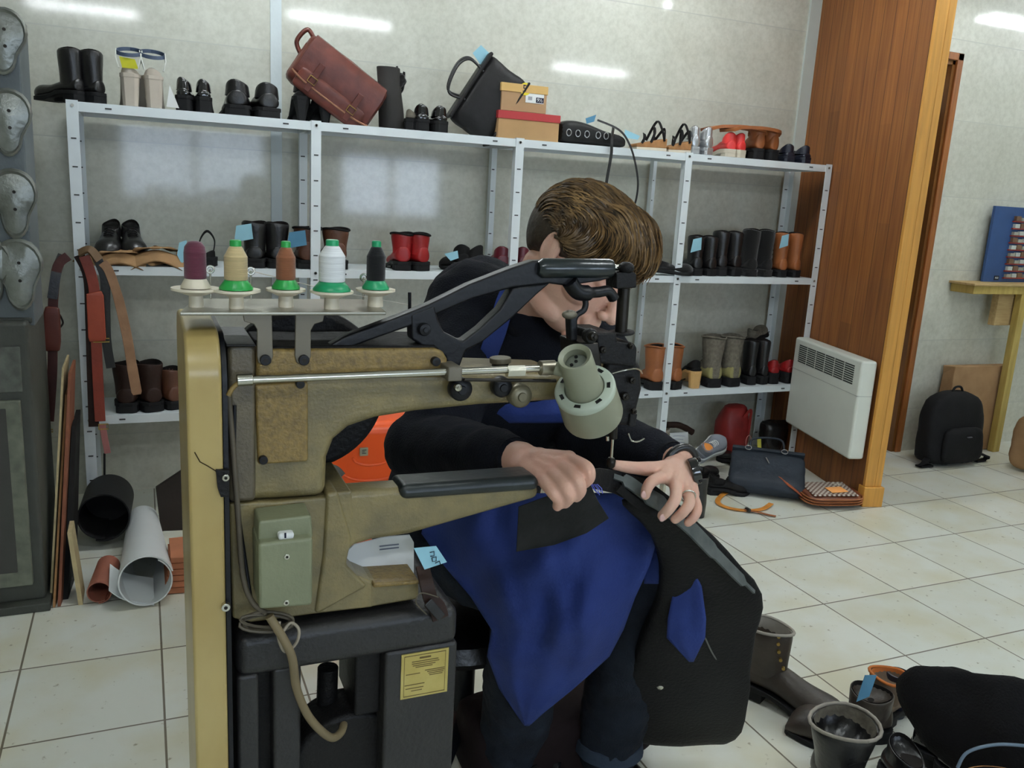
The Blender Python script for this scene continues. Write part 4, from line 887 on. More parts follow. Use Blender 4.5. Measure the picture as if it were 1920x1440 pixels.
# cast stand
SY = MY-.015
st = MB()
tl, tr = Y(442, 1196, SY), Y(862, 1140, SY); ztop = (tl.z+tr.z)/2; bx0, bx1 = tl.x, tr.x
ST = mat('black_stand', (36, 35, 35), rough=.45, var=.15, bump=.3, bscale=160, coat=.05, clearr=.35)
sb = SY+.24
MB().b2((bx0, SY, ztop-.055), (bx1, sb, ztop)).build('stand_top', ST, mc, bevel=.014, seg=4)
def sx(px): return Y(px, 1300, SY).x
def leg(x0, x1, y0, y1): MB().b2((x0, y0, 0), (x1, y1, ztop-.05)).build('stand_leg', ST, mc, bevel=.005)
leg(bx0, sx(486), SY, SY+.22); leg(sx(512), sx(566), SY+.004, SY+.10); leg(sx(720), bx1, SY, SY+.10)
MB().b2((sx(484), SY+.03, 0), (sx(514), SY+.05, ztop-.05)).build('stand_web', BLKM, mc, smooth=False)
MB().b2((bx1-.05, SY+.1, 0), (bx1, sb, ztop-.05)).build('stand_side', ST, mc, bevel=.004)
MB().b2((bx0, SY, 0), (bx1, sb, .03)).build('stand_base', ST, mc, bevel=.005)
ho = Y(640, 1235, SY).z
MB().b2((sx(582), SY+.10, ho-.045), (sx(722), SY+.14, ztop-.05)).build('cross_brace', BLKM, mc, bevel=.003)
MB().b2((sx(672), SY+.02, ho-.10), (sx(722), SY+.12, ho)).build('motor_mount', BLKM, mc, bevel=.004)
c = Y(650, 1420, SY+.06); MB().cyl((c.x, SY+.03, c.z), (c.x, SY+.10, c.z), .085, n=44).build('motor', BLKM, mc, bevel=.008)
MB().cyl(Y(615, 1250, SY+.08), Y(612, 1335, SY+.08), .014, n=16).build('belt_tensioner', BLKM, mc, bevel=.002)
MB().cyl((sx(560), SY+.09, Y(640, 1385, SY+.06).z), (sx(725), SY+.09, Y(640, 1385, SY+.06).z), .03, n=20).build('motor_shaft', BLKM, mc)
# data plate
PLT = mat('brass_plate', (178, 158, 84), rough=.4, metal=.35, rgb2=(196, 180, 110), scale=30, bump=.05)
py0, py1 = Y(750, 1310, SY), Y(841, 1216, SY); dpl = MB().b2((py0.x, SY-.0015, Y(795, 1303, SY).z), (py1.x, SY, Y(795, 1221, SY).z)).build('data_plate', PLT, mc, smooth=False)
zt = Y(795, 1221, SY).z; zb = Y(795, 1303, SY).z; xc = (py0.x+py1.x)/2; hh_ = zt-zb; ww = py1.x-py0.x
q = MB()
def lineq(fx0, fx1, fz, th=.0005): q.b2((py0.x+ww*fx0, SY-.0018, zt-hh_*fz-th), (py0.x+ww*fx1, SY-.0014, zt-hh_*fz+th))
for a_ in ((.06, .94, .05), (.06, .94, .95), (.38, .62, .12, .0012), (.22, .78, .19), (.22, .8, .235), (.24, .72, .28), (.3, .66, .32), (.1, .4, .46), (.5, .92, .42), (.55, .92, .46), (.58, .9, .50), (.6, .88, .54), (.08, .5, .70), (.1, .48, .78), (.22, .45, .84)): lineq(*a_)
q.b2((py0.x+ww*.06, SY-.0018, zb+hh_*.05), (py0.x+ww*.068, SY-.0014, zt-hh_*.05)); q.b2((py0.x+ww*.93, SY-.0018, zb+hh_*.05), (py0.x+ww*.938, SY-.0014, zt-hh_*.05))
q.build('engraving', mat('engraving_brown', (96, 78, 36), rough=.7, bump=0), dpl, smooth=False)['kind'] = 'stuff'
# ---- things lying on the machine
z_ = ztop+.001
pa = MB(); P0 = [(645, 1040), (664, 1022), (720, 1008), (768, 1004), (776, 1018), (776, 1075), (735, 1074), (670, 1066), (643, 1056)]
pa.prism(pp(P0, MY+.045), (0, .0012, .001)); pm = pa.build('paper_sheet', WHITEC, smooth=False); tag(pm, 'white printed paper tucked in the gap below the machine arm', 'paper')
q = MB(); a_ = Y(738, 1071, MY+.0435); b_ = Y(770, 1066, MY+.0435); q.b2((a_.x, MY+.0432, a_.z-.002), (b_.x, MY+.0445, b_.z))
for yy_ in (1024, 1030): 
    a_ = Y(712, yy_, MY+.0435); b_ = Y(748, yy_-1, MY+.0435); q.b2((a_.x, MY+.0438, a_.z), (b_.x, MY+.0445, b_.z+.0008))
q.build('print', mat('print_grey2', (120, 124, 140), rough=.8), pm, smooth=False)
sl = thing('leather_strap', 'dark stitched leather strap with blue paper tag draped over the machine stand', 'strap', Y(815, 1150, SY+.03))
MB().ribbon(spline([Y(792, 1062, SY+.02), Y(800, 1095, SY+.0), Y(808, 1125, SY-.004), Y(820, 1140, SY-.006), Y(826, 1160, SY-.008)]), [.018]*17+[.022]*16, (0, -1, .2), .004).build('strap_body', DKBROWN, sl, bevel=.001)
MB().ribbon([Y(802, 1128, SY-.012), Y(828, 1158, SY-.014)], .012, (0, -1, .2), .003).build('buckle_pad', LEATHER_BLACK, sl, bevel=.001)
MB().tube(spline([Y(822, 1120, SY-.008), Y(790, 1112, SY-.01), Y(780, 1130, SY-.012), Y(800, 1152, SY-.01)]), .0009, n=5).build('string', CBL, sl)
tg = MB().prism(pp([(776, 1028), (818, 1024), (838, 1054), (796, 1068)], MY-.02), (0, .001, 0)).build('paper_tag', TAGB, sl, smooth=False)
q = MB()
for pts in ([(806, 1036), (814, 1034), (814, 1042), (807, 1043)], [(810, 1046), (818, 1044), (818, 1052), (811, 1053), (810, 1046)], [(816, 1056), (824, 1052), (826, 1058)]):
    q.tube([Y(px, py, MY-.0212) for px, py in pts], .0006, n=4)
q.build('handwriting', INK, tg)['kind'] = 'stuff'
# ================================================================== left: grey finishing machine, leaning boards, rolls
CAB = mat('blue_grey_enamel', (104, 112, 114), rough=.45, scale=4, rgb2=(78, 86, 90), bump=.15, bscale=120)
CABD = mat('grimy_grey_enamel', (74, 76, 70), rough=.5, scale=5, rgb2=(56, 58, 52), bump=.25, bscale=120)
CABP = mat('worn_grey_panel', (102, 106, 98), rough=.5, scale=40, rgb2=(74, 76, 70), bump=.2)
ALU = mat('cast_aluminium', (150, 154, 150), rough=.35, metal=.65, scale=14, rgb2=(110, 112, 104), bump=.4, bscale=70)
cy = 2.62
cb = thing('shoe_finishing_cabinet', 'tall grey metal cobbler machine with cast sole moulds at the left edge', 'cabinet', (-.75, cy+.2, 0))
def cpl(poly, y0, y1): return MB().prism([Y(px, py, y0) for px, py in poly], (0, y1-y0, 0))
xr = Y(72, 900, cy).x; x0 = xr-.62
zt_ = Y(30, 22, cy+.06).z; zs = Y(60, 604, cy).z; 
xu = Y(48, 300, cy+.06).x
MB().add([(x0, cy+.06, zs-.02), (Y(66, 604, cy+.06).x, cy+.06, zs-.02), (Y(66, 604, cy+.06).x, cy+.28, zs-.02), (x0, cy+.28, zs-.02), (x0, cy+.06, zt_), (Y(32, 22, cy+.06).x, cy+.06, zt_), (Y(32, 22, cy+.06).x, cy+.28, zt_), (x0, cy+.28, zt_)], [(0, 1, 2, 3), (4, 7, 6, 5), (0, 4, 5, 1), (1, 5, 6, 2), (2, 6, 7, 3), (3, 7, 4, 0)]).build('mould_panel', CAB, cb, bevel=.004)
MB().b2((x0, cy+.045, zs-.01), (xr+.005, cy+.30, zs+.004)).build('ledge', CABD, cb, bevel=.003)
MB().b2((x0, cy, .02), (xr, cy+.42, zs)).build('body', CABD, cb, bevel=.012)
MB().b2((x0, cy-.035, 0), (xr+.012, cy+.44, .025)).build('base', CABD, cb, bevel=.003)
z1_, z2_ = Y(30, 650, cy).z, Y(30, 735, cy).z
fx = Y(40, 700, cy-.006).x
MB().b2((x0+.02, cy-.006, z2_), (fx, cy+.01, z1_)).build('control_panel', CABP, cb, bevel=.003)
z3_, z4_ = Y(40, 752, cy-.02).z, Y(40, 1100, cy-.02).z; gx = Y(55, 1000, cy-.02).x
MB().b2((x0+.02, cy-.02, z4_), (gx, cy+.01, z3_)).build('door', mat('door_frame_grey', (116, 120, 104), rough=.5, scale=30, rgb2=(90, 94, 82), bump=.2), cb, bevel=.004)
MB().b2((x0+.05, cy-.022, z4_+.045), (gx-.035, cy, z3_-.02)).build('door_panel', mat('door_panel_dark', (62, 62, 58), rough=.55, bump=.2), cb, bevel=.002)
def soleform(cx_, cyp, lpx, tilt, flip=1):
    n = 26; c = Y(cx_, cyp, cy+.05); L_ = lpx/560; pts = []
    for i in range(n):
        a_ = 2*math.pi*i/n; t = math.cos(a_); w = .30*math.sin(a_)*(1+.28*t*flip)*(1-.28*math.exp(-((t*flip+.35)/.35)**2))
        x_, z_ = w*L_, t*L_/2
        pts.append((c.x+x_*math.cos(tilt)+z_*math.sin(tilt), z_*math.cos(tilt)-x_*math.sin(tilt)+c.z))
    cxm = sum(p[0] for p in pts)/n; czm = sum(p[1] for p in pts)/n
    m = MB()
    sc = lambda s, y: [(cxm+(p[0]-cxm)*s, y, czm+(p[1]-czm)*s) for p in pts]
    o = m.loft([sc(1.06, cy+.062), sc(1.06, cy+.04), sc(.98, cy+.036), sc(.90, cy+.042), sc(.4, cy+.034)]).build('sole_mould', ALU, cb)
    for dz in (.18, -.08):
        MB().cyl((cxm+.003, cy+.032, czm+dz*L_), (cxm+.003, cy+.045, czm+dz*L_), .0045, n=8).build('rivet', DSTL, o)
for a_ in ((8, 78, 88, .1), (17, 230, 92, .06), (27, 382, 98, .0), (36, 515, 104, -.02), (-22, 510, 100, 0)): soleform(*a_)
# boards leaning between the cabinet and the rack
BO = [mat('pale_board', (176, 160, 120), rough=.8, scale=30, bump=.2), mat('brown_board', (150, 108, 66), rough=.8, scale=30, bump=.2), mat('leather_board', (128, 74, 48), rough=.7, scale=30, bump=.2), mat('black_board', (26, 25, 24), rough=.8, bump=.2)]
g_ = 'boards leaning beside the rack'
for i, (bp, tp, m_, w, lab) in enumerate((((93, 1130), (116, 690), 0, .006, 'pale sheet edge leaning nearest the grey cabinet'), ((99, 1140), (122, 740), 1, .006, 'ochre fibreboard sheet leaning beside the rack, second from the cabinet'), ((108, 1138), (128, 700), 2, .008, 'reddish leather board leaning beside the rack'), ((118, 1125), (134, 800), 3, .014, 'black sheet leaning against the left rack post'))):
    b = Zp(bp[0], bp[1], 0); b.z = .001; t = Y(tp[0], tp[1], 2.98); d_ = V((.02, .30, 0))
    m = MB(); m.add([b, b+V((w, 0, 0)), b+V((w, 0, 0))+d_*.6, b+d_*.6, t, t+V((w, 0, 0)), t+V((w, .22, 0)), t+V((0, .22, 0))], [(0, 1, 2, 3), (4, 7, 6, 5), (0, 4, 5, 1), (1, 5, 6, 2), (2, 6, 7, 3), (3, 7, 4, 0)])
    tag(m.build('board', BO[m_], smooth=False), lab, 'board', g_)
b = Zp(147, 1135, 0); m = MB(); t = Y(126, 1000, b.y+.06)
m.add([b, b+V((.012, 0, 0)), b+V((.012, .1, 0)), b+V((0, .1, 0)), t, t+V((.012, 0, 0)), t+V((.012, .1, 0)), t+V((0, .1, 0))], [(0, 1, 2, 3), (4, 7, 6, 5), (0, 4, 5, 1), (1, 5, 6, 2), (2, 6, 7, 3), (3, 7, 4, 0)])
tag(m.build('wood_strip', BO[0], smooth=False), 'short pale wood strip on the floor beside the black roll', 'wood strip')
MB().b2(Y(124, 712, RY-.006)-V((0, .008, 0)), Y(134, 757, RY-.004)+V((0, .004, 0))).build('hook', CREAM, rack, bevel=.002)
# rolls: axis from the near end to the far raised end
def roll(name, lab, cat, a_, b_, r, th, m, turns=1.1, start=0., tail=0., k=1., core=.85):
    a_ = V(a_); b_ = V(b_); d = (b_-a_).normalized(); x_ = d.cross(V((0, 0, 1))).normalized(); y_ = d.cross(x_)
    N_ = 60; prof = []
    for i in range(N_+1):
        f = i/N_; an = start+f*turns*2*math.pi; rr = r-(1-f)*th*1.6 if turns > 1 else r
        prof.append((an, rr))
    P2 = [(math.cos(an)*rr, math.sin(an)*rr) for an, rr in prof]
    if tail:
        tx, ty = P2[-1]; dx, dy = P2[-1][0]-P2[-2][0], P2[-1][1]-P2[-2][1]; l = math.hypot(dx, dy)
        for k in range(1, 6): P2.append((tx+dx/l*tail*k/5, ty+dy/l*tail*k/5))
    out = []; 
    for i, (px, py) in enumerate(P2):
        q0 = P2[max(0, i-1)]; q1 = P2[min(len(P2)-1, i+1)]; nx, ny = q1[1]-q0[1], -(q1[0]-q0[0]); l = math.hypot(nx, ny) or 1
        out.append(((px, py), (px-nx/l*th, py-ny/l*th)))
    rings = []
    for (p, q) in out:
        rings.append([a_+x_*p[0]+y_*p[1], b_+(x_*p[0]+y_*p[1])*k, b_+(x_*q[0]+y_*q[1])*k, a_+x_*q[0]+y_*q[1]])
    M_ = MB().loft(rings); q_ = a_.lerp(b_, core); M_.cyl(q_, q_+d*.004, r*(1+(k-1)*core)-th*1.2, n=40)
    o = M_.build(name, m, angle=40); return tag(o, lab, cat)
WP = mat('white_foam', (226, 230, 230), rough=.5, var=.02, bump=.02)
a_ = Zp(276, 1143, 0); k = 50/(FPX/ (a_-CAM).dot(CW)); r = k
ctr = V((a_.x, a_.y+.02, r+.002)); far = Y(266, 978, 3.2); roll('foam_roll', 'white rolled foam sheet lying against the rack beside the black roll', 'roll', ctr, V((far.x+.003, 3.22, far.z)), r, .004, WP, 1.12, math.radians(-60), 0, k=.68)
m = MB(); 
p0 = Zp(262, 1140, 0)+V((0, 0, .003)); p1 = Y(204, 1108, p0.y+.02)
m.ribbon(spline([p0+V((.03, 0, 0)), p0.lerp(p1, .5)-V((0, 0, .006)), p1], 6), .001, (0, 0, 1), .004)
fr_ = [q for q in spline([p0+V((.04, -.0, -.001)), p0.lerp(p1, .5)-V((0, 0, .004)), p1], 6)]
m = MB().loft([[q, q+V((0, .14, .02)), q+V((0, .14, .024)), q+V((0, 0, .004))] for q in fr_]); o = m.build('foam_flap', WP, angle=60)
tag(o, 'loose white foam sheet end curling left under the white roll', 'foam sheet')
a_ = Y(198, 1060, 3.0); b_ = Y(204, 930, 3.235)
r = 47/(FPX/(a_-CAM).dot(CW))
roll('rubber_roll', 'black rolled rubber sheet standing propped behind the white roll', 'roll', V((a_.x, 3.0, max(a_.z, r+.03))), V((b_.x+.0, 3.235, b_.z)), r, .005, mat('black_sheet', (30, 30, 31), rough=.55, var=.1, bump=.1), 1.05, math.radians(90))
a_ = Zp(186, 1136, 0); r = .036; roll('leather_roll', 'reddish leather roll on the floor under the black roll', 'roll', V((a_.x, a_.y+.01, r+.002)), V((a_.x+.02, a_.y+.2, r+.002)), r, .003, mat('pink_brown_leather', (150, 92, 74), rough=.6), 1.1, 1.0)
b = Y(320, 1100, 3.10); m = MB()
m.prism([Y(292, 915, 3.16), Y(345, 880, 3.16), Y(355, 1000, 3.10), Y(330, 1095, 3.06), Y(312, 1085, 3.06), Y(296, 950, 3.14)], (0, .02, 0)); tag(m.build('leather_board', mat('dark_crepe', (48, 42, 38), rough=.8, bump=.3), bevel=.002), 'dark brown crepe sheet leaning right of the white roll', 'board')
a_ = Zp(340, 1112, 0)
for i in range(6):
    p = V((a_.x-.005+.001*i, a_.y+.0+.002*i, .002+i*.019)); d_ = .075-.006*i
    m = MB(); poly = [(p.x-d_*.6, p.y, p.z), (p.x+d_, p.y-.01, p.z), (p.x+d_, p.y+.16, p.z), (p.x-d_*.6, p.y+.16, p.z)]
    m.prism(poly, (0, 0, .0175)); tag(m.build('sole_sheet', mat('terracotta_rubber', (178, 112, 78), rough=.7, var=.15), bevel=.001), 'terracotta rubber sole sheet stacked on the floor, ' + ['bottom', 'second', 'third', 'fourth', 'fifth', 'topmost'][i] + ' of its pile', 'rubber sheet', 'stacked terracotta rubber sheets')
# belts hanging at the left rack post
BY = RY-.035
def strap(name, lab, cat, pts, w, m_, yy=BY, group=None, th=.004): 
    t = thing(name, lab, cat, Y(*pts[-1], yy), group)
    ww = w if not isinstance(w, list) else None
    o = MB().ribbon(spline([Y(*p, yy) for p in pts], 6), w if ww else [w[min(len(w)-1, int(i/6))] for i in range((len(pts)-1)*6+1)], (0, -1, 0), th).build('strap_body', m_, t, bevel=.001); return t
S1 = mat('chestnut_leather', (134, 52, 34), rough=.4, var=.2, bump=.2)
t = strap('shoulder_strap', 'chestnut leather shoulder strap with brass buckle hanging at the left post', 'strap', [(158, 480), (172, 520), (178, 560), (181, 650), (184, 720), (188, 790)], .034, S1, BY-.01)
MB().ribbon([Y(176, 548, BY-.016), Y(178, 555, BY-.018), Y(182, 632, BY-.018), Y(183, 640, BY-.016)], [.048, .054, .056, .050], (0, -1, 0), .008).build('shoulder_pad', mat('pad_leather', (156, 66, 42), rough=.4, var=.15), t, bevel=.003)
def buckle(px, py, y, w, h, par):
    c = Y(px, py, y); MB().tube([c+V((a*w/2, 0, b*h/2)) for a, b in ((-1, -1), (1, -1), (1, 1), (-1, 1), (-1, -1))], .0022, n=6).build('buckle', BRASS, par)
buckle(194, 800, BY-.014, .03, .018, t); buckle(190, 638, BY-.014, .05, .012, t)
MB().ribbon(spline([Y(192, 795, BY-.012), Y(196, 820, BY-.012), Y(202, 850, BY-.012)], 5), .021, (0, -1, 0), .003).build('strap_end', mat('pink_leather', (170, 110, 106), rough=.5), t, bevel=.001)
t = strap('belt', 'pale worn leather strap curving down to a pointed end at the left', 'strap', [(192, 492), (205, 510), (222, 560), (238, 630), (248, 690), (257, 740)], [.030, .030, .032, .032, .034, .026], mat('worn_pale_leather', (170, 132, 100), rough=.7, scale=14, rgb2=(136, 100, 72), bump=.2), BY-.012)
t = strap('belt', 'black leather strap hanging just behind the chestnut shoulder strap', 'strap', [(148, 478), (166, 520), (170, 600), (173, 700), (176, 800)], .034, DKBROWN, BY+.008)
t = strap('belt', 'black strap with short end hanging right of the chestnut strap', 'strap', [(180, 480), (196, 520), (198, 580), (200, 640), (208, 690)], .03, LEATHER_BLACK, BY+.004)
t = strap('holster', 'dark brown leather holster on a long strap left of the rack post', 'holster', [(128, 480), (108, 500), (100, 560), (99, 620), (98, 700), (92, 790)], .03, mat('ox_leather', (74, 32, 26), rough=.45, var=.2), BY-.05)
MB().ribbon([Y(98, 575, BY-.062), Y(97, 590, BY-.066), Y(98, 640, BY-.066), Y(99, 658, BY-.062)], [.04, .05, .052, .042], (0, -1, 0), .02).build('pouch', mat('pouch_leather', (92, 42, 32), rough=.4), t, bevel=.006)
MB().tube(spline([Y(112, 590, BY-.06), Y(118, 605, BY-.06), Y(112, 615, BY-.06)]), .003, n=6).build('snap_hook', DSTL, t)
MB().ribbon(spline([Y(118, 478, BY-.03), Y(106, 510, BY-.05), Y(98, 560, BY-.06)]), .03, (0, -1, 0), .004).build('top_strap', LEATHER_BLACK, t)
buckle(90, 808, BY-.052, .03, .008, t)
t = MB().ribbon(spline([Y(148, 475, BY-.01), Y(168, 468, BY-.02), Y(186, 488, BY-.02)]), .03, (0, -.6, .8), .008).build('leather_piece', mat('olive_leather', (104, 78, 50), rough=.6)); tag(t, 'folded olive brown leather piece where the straps cross the left post', 'leather piece')
t = MB().cyl(Y(196, 850, BY+.02), Y(196, 905, BY+.02), .004, n=8).build('cord', LEATHER_BLACK); tag(t, 'short black cord above the black roll', 'cord')

# ================================================================== right: bench, board, bags
PLY = mat('raw_plywood', (190, 164, 116), rough=.8, scale=10, rgb2=(168, 140, 92), bump=.15, stretch=(1, 8, 8))
PINE = mat('yellow_pine', (186, 164, 92), rough=.7, scale=6, rgb2=(160, 138, 70), bump=.15, stretch=(8, 8, 1))
byf = YR-.16
tL = Y(1828, 532, byf); zt_ = tL.z
bn = thing('workbench', 'rough pine workbench with plywood top at the right edge', 'workbench', (tL.x+.5, YR-.1, 0))
MB().b2((tL.x, byf, zt_-.012), (tL.x+1.2, YR-.003, zt_)).build('bench_top', PLY, bn, smooth=False, bevel=.002)
MB().b2((tL.x+.012, byf+.01, zt_-.055), (tL.x+1.2, byf+.045, zt_-.012)).build('front_rail', PINE, bn, smooth=False, bevel=.002)
MB().b2((tL.x+.012, byf+.045, zt_-.055), (tL.x+.05, YR-.01, zt_-.012)).build('side_rail', PINE, bn, smooth=False, bevel=.002)
lx = Y(1905, 600, byf+.02).x; MB().b2((lx-.0, byf+.012, 0), (lx+.05, byf+.05, zt_-.055)).build('leg', PINE, bn, smooth=False, bevel=.002)
MB().b2((lx+.9, byf+.012, 0), (lx+.95, byf+.05, zt_-.055)).build('leg', PINE, bn, smooth=False, bevel=.002)
a_ = Y(1872, 562, byf+.06); b_ = Y(1898, 610, byf+.06); MB().b2((a_.x, byf+.06, b_.z), (b_.x, byf+.1, zt_-.012)).build('hanging_block', PLY, bn, smooth=False, bevel=.002)
# blue board with heel samples
bd = thing('sample_board', 'blue display board with rows of packets standing on the workbench', 'board', Y(1880, 530, YR-.05))
fY = YR-.05; bl = Y(1852, 385, fY); xl0 = Y(1843, 525, fY).x
MB().b2((xl0, fY, zt_+.001), (xl0+.75, fY+.015, bl.z)).build('panel', mat('navy_board', (44, 74, 122), rough=.55, var=.08), bd, smooth=False)
for k in range(9):
    z = zt_+.02+(bl.z-zt_-.06)*k/9; x1_ = Y(1890, 460, fY).x
    MB().b2((x1_, fY-.012, z), (x1_+.5, fY, z+.006)).build('rail', mat('rail_red', (150, 50, 36), rough=.5), bd, smooth=False)
    for j in range(7): MB().b2((x1_+.01+j*.045, fY-.016+.002*((j*7+k*3) % 3), z+.007), (x1_+.045+j*.045, fY, z+.024+.004*((j+k) % 3))).build('packet', [mat('packet_grey', (150, 150, 138), rough=.4, var=.2), mat('packet_brown', (110, 84, 64), rough=.5, var=.2), mat('packet_clear', (180, 186, 180), rough=.25, var=.2)][(j*5+k*2) % 3], bd, smooth=False)
c = Y(1868, 521, fY); MB().b2((c.x-.018, fY-.002, c.z-.012), (c.x+.018, fY, c.z+.012)).build('badge', mat('badge_dark', (30, 34, 44), rough=.5), bd, smooth=False)
textmesh('badge_text', 'RCE', .014, WHITEC, bd, (c.x, fY-.0026, c.z))
# paper bags and backpack
KP = mat('kraft_paper', (170, 136, 98), rough=.85, scale=10, rgb2=(146, 112, 76), bump=.35, bscale=25)
a_ = Y(1792, 690, YR-.10); b_ = Y(1885, 775, YR-.10)
xa_, xb_ = a_.x+.005, b_.x+.01; m = MB(); rr = []
for f, k_, j_ in ((0, 0, 0), (.2, .004, .002), (.45, -.003, -.004), (.7, .003, .003), (.9, -.002, -.002), (1, .004, 0)):
    z_ = .003+(a_.z-.003)*f; rr.append([(xa_+k_, YR-.102+.010*f, z_+.006*f), (xb_-.01+j_, YR-.102+.010*f, z_), (xb_-.01-j_, YR-.02, z_-.004*f), (xa_-k_, YR-.02, z_)])
m.loft(rr)
tag(m.build('paper_bag', KP, bevel=.004, smooth=False), 'tall brown paper bag standing behind the black backpack', 'paper bag')
a_ = Zp(1915, 880, 0); m = pillow(.24, .30, .14, p=.35); m.v = [p+V((a_.x+.05, a_.y-.02, .152)) for p in m.v]
tag(m.build('paper_bag', KP, disp=.02, dscale=.08, sub=1), 'crumpled brown paper bag right of the backpack', 'paper bag')
a_ = Zp(1742, 850, 0); m = pillow(.08, .14, .05, p=.4); m.v = [p+V((a_.x+.02, YR-.05, .075)) for p in m.v]
tag(m.build('paper_scrap', KP, disp=.01, dscale=.05, sub=1), 'small crumpled kraft paper in the corner left of the backpack', 'paper')
bpk = thing('backpack', 'black backpack standing on the tiles in front of the paper bags', 'backpack', Zp(1808, 882, 0))
pc = Zp(1806, 878, 0)+V((0, .10, 0)); BPM = mat('black_nylon', (20, 20, 22), rough=.7, var=.2, bump=.3, bscale=150)
zt2 = Y(1815, 733, pc.y).z
m = MB(); rr = []
for i in range(11):
    f = i/10; w = .205*(1-.02*f)*(1-max(0, (f-.62)/.38)**2.2*.42); d_ = .085*(1-.35*f); 
    if i == 0: w *= .9; d_ *= .9
    if i == 10: w *= .55; d_ *= .5
    rr.append([(pc.x+w*sup(2*math.pi*k/26, .6)[0]-.008*f, pc.y+.02*f+d_*sup(2*math.pi*k/26, .6)[1], .004+zt2*f*(1 if i < 10 else 1.0)) for k in range(26)])
m.loft(rr).build('body', BPM, bpk, sub=1, disp=.008, dscale=.06)
m = MB(); rr = []
for i in range(8):
    f = i/7; w = .15*(1-.1*f); e = (1-abs(2*f-1)**4)**.5 if 0 < f < 1 else .3
    rr.append([(pc.x+w*sup(2*math.pi*k/20, .6)[0]*(.8+.2*e), pc.y-.075+.01*f+.03*sup(2*math.pi*k/20, .6)[1]*e, .02+.19*f) for k in range(20)])
m.loft(rr).build('front_pocket', BPM, bpk, sub=1, disp=.006, dscale=.05)
MB().b2((pc.x-.012, pc.y-.108, .165), (pc.x+.018, pc.y-.1, .169)).build('logo_tab', mat('grey_tab', (90, 90, 96), rough=.5), bpk, smooth=False)
MB().tube(spline([(pc.x-.04, pc.y+.01, zt2-.01), (pc.x-.02, pc.y+.01, zt2+.02), (pc.x+.02, pc.y+.01, zt2+.02), (pc.x+.04, pc.y+.01, zt2-.01)]), .006, n=8).build('handle', BPM, bpk)
for s in (-1, 1): MB().ribbon(spline([(pc.x+s*.17, pc.y-.02, .05), (pc.x+s*.225, pc.y-.05, .035), (pc.x+s*.24, pc.y-.03, .008), (pc.x+s*.16, pc.y-.04, .008)]), .03, (0, 0, 1), .01).build('strap', BPM, bpk, bevel=.003)

# ================================================================== floor under the right end of the rack
# furry slipper with a card
def blob(name, lab, cat, c, d, m_, p=.8, disp=.01, ds=.04, rot=0, tilt=0, group=None):
    x = pillow(d[0], d[2], d[1], p=p); R_ = Matrix.Rotation(math.radians(rot), 3, 'Z') @ Matrix.Rotation(math.radians(tilt), 3, 'X')
    x.v = [R_ @ q + V(c) for q in x.v]; mz = min(q.z for q in x.v)
    if mz < .008: x.v = [q+V((0, 0, .008-mz)) for q in x.v]
    return tag(x.build(name, m_, disp=disp, dscale=ds, sub=1), lab, cat, group)
FUR = mat('cream_fleece', (196, 184, 166), rough=1, var=.2, bump=.8, bscale=90, sheen=.6)
c = Zp(1250, 880, 0); fs = make_shoe('furry_boot', 'cream fleece lined boot lying on the floor with a white card', 'boot', FUR, RUBBER, L=.2, W=.085, H=.08, shaft=.06, heel=.02, lining=FUR)
place(fs, Y(1222, 862, 3.44)*1.0, -10); fs.location.z = .002+.0
a0 = Y(1255, 798, 3.30)
t = MB().prism([Y(1256, 812, 3.36), Y(1290, 810, 3.36), Y(1292, 850, 3.36), Y(1256, 850, 3.36)], (0, .001, 0)).build('paper_card', WHITEC, smooth=False); tag(t, 'white handwritten card propped by the fleece lined boot', 'card')
q = MB()
for k in range(5): q.tube([Y(1262, 818+k*6, 3.359), Y(1270, 817+k*6, 3.359), Y(1284-3*(k % 2), 818+k*6, 3.359)], .0009, n=4)
q.build('handwriting', mat('print_grey3', (140, 144, 170), rough=.8), t)['kind'] = 'stuff'
t = MB().tube(spline([Y(1250, 797, 3.40), Y(1275, 798, 3.40), Y(1298, 810, 3.40)]), .016, n=10).build('brown_strap', DKBROWN, disp=.006, dscale=.03); tag(t, 'dark brown rolled leather lying on the fleece boot', 'leather')
gs = make_shoe('running_shoe', 'grey running shoe with orange lining lying on its side', 'shoe', mat('grey_knit', (128, 132, 140), rough=.8, var=.15), mat('white_rubber', (216, 218, 216), rough=.5), L=.2, W=.085, H=.07, heel=.014, lining=mat('orange_lining', (226, 140, 60), rough=.8), laces=WHITEC, sole_t=.018)
place(gs, Y(1303, 875, 3.2), 12, 38, -22); gs.location.z = max(gs.location.z, .07)
rb = thing('red_boot', 'tall dark red leather boot bag standing under the rack', 'bag', Zp(1370, 895, 0))
RM = mat('dark_red_leather', (138, 32, 30), rough=.5, var=.25, bump=.3, bscale=40)
rc = Y(1366, 850, 3.40)
m = MB(); rr = []
for i, (z, w, d_, o_) in enumerate(((.004, .06, .06, .01), (.06, .082, .07, .005), (.15, .085, .065, 0), (.22, .078, .055, 0), (.27, .06, .04, .01), (.275, .02, .012, .02))):
    rr.append([(rc.x+o_+w*sup(2*math.pi*k/18, .6)[0], rc.y+d_*sup(2*math.pi*k/18, .6)[1], z) for k in range(18)])
m.loft(rr).build('body', RM, rb, sub=1, disp=.02, dscale=.06)
MB().tube([(rc.x+.055+.016*math.cos(a_), rc.y-.075, .10+.03*math.sin(a_)) for a_ in [2*math.pi*i/16 for i in range(17)]], .0016, n=6).build('ring_cord', mat('pink_cord', (220, 150, 140), rough=.7), rb)
